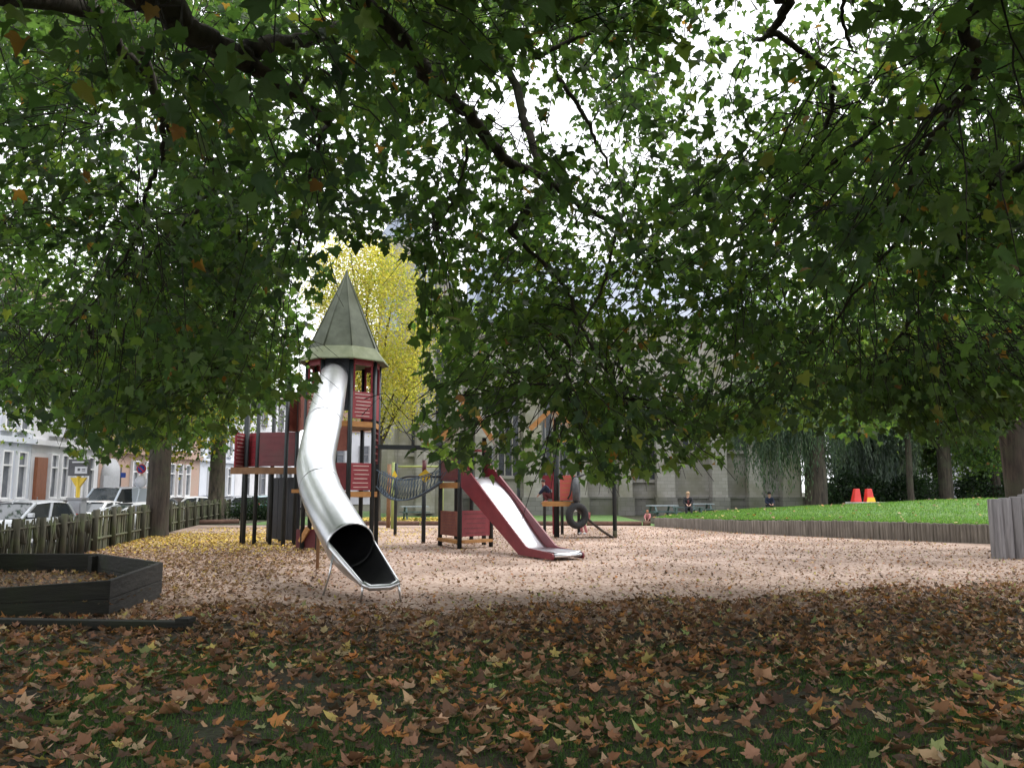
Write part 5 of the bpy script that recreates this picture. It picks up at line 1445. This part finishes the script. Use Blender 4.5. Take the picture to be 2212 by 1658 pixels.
LS = .114                                      # mean leaf length of the near trees
def near_tree(label, base, limbs_px, xr, depth_fn, n_tau, seed, shade_box, n_shade, extra_limbs):
    r_ = np.random.default_rng(seed)
    t = thing("plane_tree", label, "tree", base, "plane trees around the playground")
    base = Vector(base)
    tk = MB(); hub = base + Vector((0, 0, 4.6))
    tk.tube(spline([base + Vector((0, 0, -.1)), base + Vector((0.05, 0, 1.5)), base + Vector((-.05, .05, 3.2)), hub], 5), list(np.linspace(.62, .42, 16)), 18)
    tk.build("trunk", M_BARKP, t)
    nodes = []
    for pl_, r0, r1 in limbs_px:
        pts = [Vector(p) if not (isinstance(p, tuple) and p[0] == 'px') else P(*p[1:]) for p in pl_]
        sp2 = spline(pts, 7)
        sp2 = [p + Vector(r_.normal(size=3) * .012) for p in sp2]
        l_ = MB(); l_.tube(sp2, list(np.linspace(r0, r1, len(sp2))), 9)
        l_.build("limb", M_BARK, t)
        nodes += [np.array(p) for p in sp2]
    nodes = np.array(nodes)
    # leafy sprays in the part of the crown seen from the playground edge
    cells = 6.0
    gxs, gys = np.meshgrid(np.arange(xr[0], xr[1], cells), np.arange(-60, 1060, cells))
    gxs, gys = gxs.ravel() + r_.uniform(0, cells, gxs.size), gys.ravel() + r_.uniform(0, cells, gys.size)
    cv = cover(gxs, gys)
    tau = -np.log(1 - np.minimum(cv, .97))
    fx = 1.0
    D = depth_fn(gxs, gys, r_)
    leafpx = (LS * FPX / D) ** 2 * .30
    lam = tau * cells * cells / leafpx * n_tau
    per, bough = 15, 5
    pick = r_.uniform(size=len(lam)) < lam / per / bough
    # a bough is a flat, slightly drooping layer of five sprays
    cx_, cy_, cd_ = gxs[pick], gys[pick], D[pick]
    bc = np.array([P(a, b2, c) for a, b2, c in zip(cx_, cy_, cd_)])
    cen_ = np.repeat(bc, bough, 0) + r_.normal(size=(len(bc) * bough, 3)) * np.array([.42, .42, .13])
    bx_, by_, bf_ = proj(cen_)
    okc = (r_.uniform(size=len(bx_)) * np.repeat(np.maximum(cover(cx_, cy_), .08), bough) < 1.3 * cover(bx_, by_)) | (by_ < -30)
    cen_ = cen_[okc]; bough_id = np.repeat(np.arange(len(bc)), bough)[okc]
    P0, A0, cid = [], [], []
    tv, tf, o_ = [], [], 0
    for i in range(len(cen_)):
        c = cen_[i]
        k = np.argmin(np.sum((nodes - c) ** 2, 1)); src = nodes[k]
        d = c - src; dist = np.linalg.norm(d)
        out = d / max(dist, .01); out[2] = out[2] * .5 - .22; out /= np.linalg.norm(out)
        tw = r_.uniform(.45, .85)
        start = c - out * tw * .5; end = c + out * tw * .5 + np.array([0, 0, -.12])
        if dist > 1.2: src = start + (src - start) * (.75 / dist) + np.array([0, 0, .12])
        mid = (src + start) / 2 + np.array([0, 0, .12 * min(dist, 2)]) + r_.normal(size=3) * .08
        vv, ff = tube_np([src, mid, start, c, end], .008, .003, 4)
        qx, qy, qf = proj(np.array([src, mid, start]))
        if not in_poly(qx, qy, ROOFGAP).any():
            tv.append(vv); tf.append(ff + o_); o_ += len(vv)
        s_ = r_.uniform(0, 1, per)[:, None]
        pp = start + (end - start) * s_ + r_.normal(size=(per, 3)) * np.array([.19, .19, .10])
        P0.append(pp); A0.append(np.tile(out, (per, 1))); cid.append(np.full(per, i))
    P0, A0, cid = np.concatenate(P0), np.concatenate(A0), np.concatenate(cid)
    x_, y_, f_ = proj(P0)
    keep = ((cover(x_, y_) > np.maximum(.03, .22 * r_.uniform(size=len(x_)))) | (y_ < -30) | (x_ < 0) | (x_ > 2211)) & ~in_poly(x_, y_, CLEAR)
    # blade tips must not hang into the open view below the crown
    P0, A0, cid = P0[keep], A0[keep], cid[keep]
    m = len(P0)
    axis = A0 * .55 + r_.normal(size=(m, 3)) * np.array([.62, .62, .35]) + np.array([0, 0, -.22])
    nor = r_.normal(size=(m, 3)) * .55 + np.array([0, 0, 1.0])
    v, f, kk = leaf_arrays(PALM, P0, axis, nor, LS * r_.uniform(.55, 1.45, m), curl=.4, fold=.35)
    ccol = pick_cols(len(bc), GREENS[:4], GREENW[:4], .3)[bough_id]
    own = pick_cols(m, GREENS, GREENW, .25)
    col_ = np.where(r_.uniform(size=(m, 1)) < .55, ccol[cid], own)
    parts = [(v, f, np.repeat(col_, kk, 0), 0), (np.concatenate(tv), np.concatenate(tf), None, 1)]
    # unseen leaves added to the crown overhead to shade the near ground: nothing of it enters the frame
    lo, hi = np.array(shade_box[0]), np.array(shade_box[1])
    nc = n_shade // 12
    cen = r_.uniform(lo, hi, (nc, 3))
    pts = np.repeat(cen, 12, 0) + r_.normal(size=(nc * 12, 3)) * .35
    x_, y_, f_ = proj(pts)
    seen = (f_ > 0) & (x_ > -90) & (x_ < 2300) & (y_ > -70)
    pts = pts[~seen]; m = len(pts)
    v, f, kk = leaf_arrays(MAPLE, pts, r_.normal(size=(m, 3)) + np.array([0, 0, -.3]), r_.normal(size=(m, 3)) * .45 + np.array([0, 0, 1]), .25 * r_.uniform(.7, 1.3, m))
    parts.append((v, f, np.repeat(pick_cols(m, GREENS, GREENW), kk, 0), 0))
    mesh_np("crown", parts, [M_LEAF, M_TWIG], t)
    return m

def depthA(x, y, r_):
    u = r_.uniform(size=len(x))
    d = 6.0 + 8.0 * u
    d = np.where(x < 640, 8.0 + 9.0 * u, d)
    d = np.where((x > 860) & (y > 480), 8.5 + 5.5 * u, d)
    d = np.where((y < 250) & (u < .12), 4.2 + 4 * u, d)
    return d
def depthE(x, y, r_):
    u = r_.uniform(size=len(x))
    d = 6.5 + 6.5 * u
    d = np.where((y > 560), 9.5 + 5.0 * u, d)
    d = np.where((x > 1700) & (y < 620) & (u < .25), 5.4 + 6 * u, d)
    return d
px = lambda x, y, D: ('px', x, y, D)
HA = (-7.0, 2.5, 4.6)
limbsA = [
    ([HA, (-5.2, 4.4, 5.9), px(300, -20, 6.6), px(393, 60, 7.0), px(495, 112, 7.3), px(545, 142, 7.5), px(640, 208, 8.0), px(712, 268, 8.5)], .20, .045),
    ([px(520, 118, 7.4), px(575, 98, 7.6), px(640, 92, 8.0), px(735, 55, 8.8), px(830, -10, 9.6)], .10, .05),
    ([HA, (-6.0, 5.5, 5.5), px(145, 8, 8.2), px(255, 100, 8.8), px(330, 170, 9.5)], .15, .05),
    ([px(305, 100, 8.5), px(350, 250, 8.9), px(392, 300, 9.3), px(455, 340, 9.8), px(462, 395, 10.2), px(430, 450, 10.6)], .055, .02),
    ([px(350, 250, 8.9), px(352, 330, 9.2), px(322, 400, 9.6), px(290, 520, 10.2), px(200, 660, 11)], .04, .012),
    ([px(712, 268, 8.5), px(690, 300, 8.9), px(665, 400, 9.4), px(645, 520, 10)], .035, .012),
    ([px(640, 208, 8.0), px(690, 150, 8.3), px(735, 190, 8.7)], .03, .012),
    ([HA, (-4.2, 4.2, 6.6), px(700, -60, 7.4), px(887, 112, 8.2), px(930, 170, 8.6), px(1014, 250, 9.0), px(1062, 312, 9.2), px(1112, 356, 9.5), px(1186, 392, 9.8), px(1150, 440, 9.7), px(1100, 500, 9.6)], .11, .04),
    ([px(1186, 392, 9.8), px(1160, 340, 10), px(1130, 250, 10.4), px(1116, 190, 10.6), px(1080, 130, 10.5), px(1014, 77, 10.2), px(930, 20, 10)], .05, .06),
    ([px(1186, 392, 9.8), px(1260, 445, 10.1), px(1335, 492, 10.4), px(1420, 560, 10.8)], .05, .018),
    ([px(1012, 320, 9.3), px(985, 430, 9.5), px(938, 488, 9.6)], .02, .01),
    ([px(1140, 130, 10.5), px(1265, 75, 10.2), px(1370, 25, 9.8), px(1480, -60, 9.2)], .03, .045),
    ([px(1205, 168, 10.2), px(1262, 250, 10.4), px(1300, 330, 10.6), px(1360, 420, 10.8)], .035, .012),
    ([px(1100, 500, 9.6), px(1215, 610, 9.8), px(1250, 690, 10), px(1300, 790, 10.2), px(1345, 860, 10.4)], .03, .01),
    ([px(1335, 492, 10.4), px(1300, 620, 10.3), px(1245, 720, 10.0), px(1220, 830, 9.9)], .022, .008),
    ([px(200, 660, 11), px(120, 730, 11.3), px(60, 800, 11.6)], .02, .008),
    ([px(430, 450, 10.6), px(330, 540, 11), px(230, 640, 11.4), px(190, 720, 11.6)], .03, .01),
    ([px(455, 340, 9.8), px(520, 520, 10.5), px(500, 700, 11), px(450, 850, 11.5)], .025, .008),
    ([px(293, 190, 9), px(296, 330, 9.2), px(297, 470, 9.4)], .012, .006),
    ([px(197, 115, 9), px(200, 200, 9.2), px(205, 270, 9.3)], .010, .006),
]
HE = (7.4, 1.5, 4.6)
limbsE = [
    ([HE, (5.6, 3.2, 5.4), px(2160, -20, 5.6), px(2112, 130, 6.2), px(2080, 210, 6.8), px(1990, 330, 8), px(1900, 470, 9.2)], .065, .015),
    ([px(2080, 210, 6.8), px(1990, 250, 7.8), px(1915, 240, 8.4), px(1860, 300, 9), px(1790, 360, 9.6), px(1700, 430, 10.2)], .05, .012),
    ([HE, (5.2, 4.6, 6.4), px(1740, -70, 7.6), px(1700, 10, 8.2), px(1665, 68, 8.6), px(1630, 90, 8.9)], .12, .02),
    ([px(1665, 68, 8.6), px(1725, 110, 8.8), px(1800, 190, 9.2), px(1760, 330, 9.8), px(1680, 480, 10.4), px(1600, 620, 11)], .04, .012),
    ([px(1830, -40, 8.4), px(1818, 30, 8.6), px(1838, 105, 8.8)], .03, .015),
    ([HE, (6.4, 5.5, 5.2), px(2140, 400, 9), px(2060, 560, 10), px(1960, 700, 11), px(1880, 800, 11.6)], .08, .012),
    ([px(1990, 330, 8), px(1930, 520, 9.8), px(1840, 640, 10.8), px(1760, 760, 11.6)], .03, .01),
]
near_tree("near plane tree whose dark limbs sweep in from the upper left over the playground", (-7.0, 2.5, 0), limbsA, (-120, 1520), depthA, 1.42, 41, ((-14, -0.5, 4.6), (1.5, 8.5, 9.0)), 21000, None)
near_tree("near plane tree whose dense leaves hang in from the upper right", (7.4, 1.5, 0), limbsE, (1520, 2320), depthE, 1.4, 42, ((-1.0, -0.5, 4.8), (13.5, 9.0, 9.0)), 19000, None)

# ------------------------------------------------------------------ fallen leaves and grass
def litter():
    r_ = np.random.default_rng(5)
    N = 260000
    X = r_.uniform(-13, 13, N); Y = r_.uniform(4.2, 36, N)
    edge = np.array([litter_edge(a) for a in X])
    nz = .5 + .5 * np.sin(X * 1.7 + 2 * np.sin(Y * .9)) * np.sin(Y * 1.9 + np.sin(X * 1.3))
    gl_ = 8.0 + .35 * np.sin(X * 1.1) + .3 * np.sin(X * 2.7 + 1) - .16 * X
    wt_ = 1 / (1 + np.exp((gl_ - Y) / .45))
    dn = (100 + 110 * nz * nz) * (1 - wt_) + 230 * wt_
    dn = np.where(Y < edge, dn, 40 + 150 * np.exp(-np.maximum(Y - edge + 1.0, 0) / 1.6))
    left = 1 / (1 + np.exp((X - (-3.6 - .10 * (Y - 12))) / .7))
    dn = np.where(Y > edge, np.maximum(dn, 170 * left * np.where(Y < 31, 1, .25)), dn)
    fx_ = np.array([fence_x(b2) for b2 in Y])
    dn = np.where(X < fx_ + .1, 0, dn)
    dmax = N / (26 * 31.8)
    keep = r_.uniform(size=N) < dn / dmax
    X, Y, edge, left = X[keep], Y[keep], edge[keep], left[keep]
    wy = np.array([wall_y(a) for a in X]); k2 = Y < wy - .3
    X, Y, edge, left = X[k2], Y[k2], edge[k2], left[k2]
    # keep the sandbox clear: it has its own leaves
    insb = in_poly(X, Y, [(v_.x, v_.y) for v_, _ in SV])
    near = Y < gl_[keep][k2] + .5
    n = len(X)
    Z = np.where(insb, .17, .012) + r_.uniform(0, .03, n)
    size = np.where(near, r_.uniform(.025, .10, n) * np.where(r_.uniform(size=n) < .2, 1.5, 1), r_.uniform(.035, .105, n))
    size = np.where((Y > edge) & (left < .3), r_.uniform(.02, .07, n), size)
    size = np.where((Y > edge) & (left >= .3), r_.uniform(.03, .085, n), size)
    ang = r_.uniform(0, 6.283, n)
    axis = np.stack([np.cos(ang), np.sin(ang), r_.normal(size=n) * .22], 1)
    nor = np.stack([r_.normal(size=n) * .32, r_.normal(size=n) * .32, np.ones(n)], 1)
    base = np.stack([X, Y, Z], 1)
    BR = [(0.20, 0.10, 0.05), (0.32, 0.17, 0.10), (0.13, 0.07, 0.04), (0.42, 0.29, 0.17), (0.40, 0.17, 0.055), (0.44, 0.34, 0.11), (0.25, 0.28, 0.11), (0.06, 0.035, 0.022)]
    col_ = pick_cols(n, BR, [28, 22, 20, 8, 12, 4, 4, 12], .3)
    dull = pick_cols(n, BR, [28, 18, 22, 10, 6, 3, 3, 11], .3)
    col_ = np.where(near[:, None], col_, dull)
    lc = pick_cols(n, [(0.24, 0.135, 0.075), (0.33, 0.215, 0.125), (0.13, 0.07, 0.04), (0.42, 0.28, 0.09)], [4, 2.4, 4, .7], .3)
    col_ = np.where(((Y > edge) & (left > .4))[:, None], lc, col_)
    yel = pick_cols(n, [(0.60, 0.42, 0.08), (0.66, 0.5, 0.14), (0.44, 0.27, 0.07)], [3, 2, 1.5], .25)
    py = ((X < -3) & (r_.uniform(size=n) < .7 * np.clip((Y - 20.5) / 5, 0, 1))) 
    col_ = np.where(py[:, None], yel, col_)
    v, f, kk = leaf_arrays(PALM, base[near], axis[near], nor[near], size[near], curl=-.35, fold=.35)
    parts = [(v, f, np.repeat(col_[near], kk, 0), 0)]
    fa = ~near
    v, f, kk = leaf_arrays(MAPLE, base[fa], axis[fa], nor[fa], size[fa], curl=-.4, fold=.4)
    parts.append((v, f, np.repeat(col_[fa], kk, 0), 0))
    # yellow leaves on the lawn strip at the back
    n = 2600
    X = r_.uniform(-9, -1.5, n); Y = r_.uniform(40.4, 50, n)
    v, f, kk = leaf_arrays(MAPLE, np.stack([X, Y, np.full(n, .03)], 1), r_.normal(size=(n, 3)) * np.array([1, 1, .15]), r_.normal(size=(n, 3)) * .3 + np.array([0, 0, 1]), r_.uniform(.1, .2, n))
    parts.append((v, f, np.repeat(pick_cols(n, [(0.60, 0.42, 0.08), (0.66, 0.5, 0.14), (0.44, 0.27, 0.07)], [3, 2, 1.5]), kk, 0), 0))
    me_ = bpy.data.objects["grass_mound"].data
    co = np.zeros(len(me_.vertices) * 3, np.float32); me_.vertices.foreach_get("co", co); co = co.reshape(56, 30, 3)
    n = 260
    a, b2 = r_.uniform(0, 40, n), r_.uniform(0, 1, n) ** 1.5 * 20
    i, j = a.astype(int), b2.astype(int)
    q = co[i, j] * (1 - (b2 - j))[:, None] + co[i, j + 1] * (b2 - j)[:, None] + np.array([0, 0, .07])
    v, f, kk = leaf_arrays(MAPLE, q, r_.normal(size=(n, 3)) * np.array([1, 1, .2]), r_.normal(size=(n, 3)) * .3 + np.array([0, 0, 1]), r_.uniform(.08, .16, n))
    parts.append((v, f, np.repeat(pick_cols(n, BR, [3, 3, 1, 3, 2, 3, 1, 1]), kk, 0), 0))
    o = mesh_np("fallen_leaves", parts, [M_DRY])
    tag(o, "brown and yellow fallen leaves carpeting the ground", "leaves", kind="stuff")
litter()

def grass():
    r_ = np.random.default_rng(6)
    N = 260000
    X = r_.uniform(-7, 7, N); Y = r_.uniform(4.4, 9.6, N)
    nz = np.sin(X * 1.9 + 1.3 * np.sin(Y * 1.4)) * np.sin(Y * 2.3 + np.sin(X * 2.1)) + .5 * np.sin(X * 5.1 + Y * 3.7)
    p = np.clip(.55 + .5 * nz, 0, 1) * np.clip((9.4 - Y) / 2.6, 0, 1)
    k = r_.uniform(size=N) < p
    X, Y = X[k], Y[k]; n = len(X)
    h = r_.uniform(.022, .06, n)
    ang = r_.uniform(0, 6.283, n); wd = r_.uniform(.0025, .0055, n)
    dx, dy = np.cos(ang) * wd, np.sin(ang) * wd
    lx, ly = r_.normal(size=n) * .02, r_.normal(size=n) * .02
    v = np.stack([np.stack([X - dx, Y - dy, np.zeros(n)], 1), np.stack([X + dx, Y + dy, np.zeros(n)], 1), np.stack([X + lx, Y + ly, h], 1)], 1).reshape(-1, 3)
    f = np.arange(n * 3).reshape(-1, 3)
    c = np.repeat(pick_cols(n, [(0.055, 0.108, 0.036), (0.075, 0.135, 0.042), (0.115, 0.16, 0.05), (0.038, 0.075, 0.034)], [3, 3, 1.4, 2], .25), 3, 0)
    parts = [(v, f, c, 0)]
    me_ = bpy.data.objects["grass_mound"].data
    co = np.zeros(len(me_.vertices) * 3, np.float32); me_.vertices.foreach_get("co", co); co = co.reshape(56, 30, 3)
    n = 90000
    a, b2 = r_.uniform(0, 40, n), r_.uniform(0, 1, n) ** 1.6 * 22
    i, j = a.astype(int), b2.astype(int); fa, fb_ = (a - i)[:, None], (b2 - j)[:, None]
    q = co[i, j] * (1 - fa) * (1 - fb_) + co[i + 1, j] * fa * (1 - fb_) + co[i, j + 1] * (1 - fa) * fb_ + co[i + 1, j + 1] * fa * fb_
    h = r_.uniform(.03, .10, n); wd = r_.uniform(.006, .014, n); ang = r_.uniform(0, 3.14, n)
    dx = np.stack([np.cos(ang) * wd, np.sin(ang) * wd, np.zeros(n)], 1)
    tip = q + np.stack([r_.normal(size=n) * .03, r_.normal(size=n) * .03, h], 1)
    v = np.stack([q - dx, q + dx, tip], 1).reshape(-1, 3)
    c = np.repeat(pick_cols(n, [(0.085, 0.16, 0.04), (0.13, 0.23, 0.06), (0.18, 0.25, 0.085), (0.06, 0.11, 0.035)], [3, 3, 2, 1.5], .25), 3, 0)
    parts.append((v, np.arange(n * 3).reshape(-1, 3), c, 0))
    o = mesh_np("grass", parts, [M_LEAF])
    tag(o, "short dark green grass between the fallen leaves", "grass", kind="stuff")
grass()
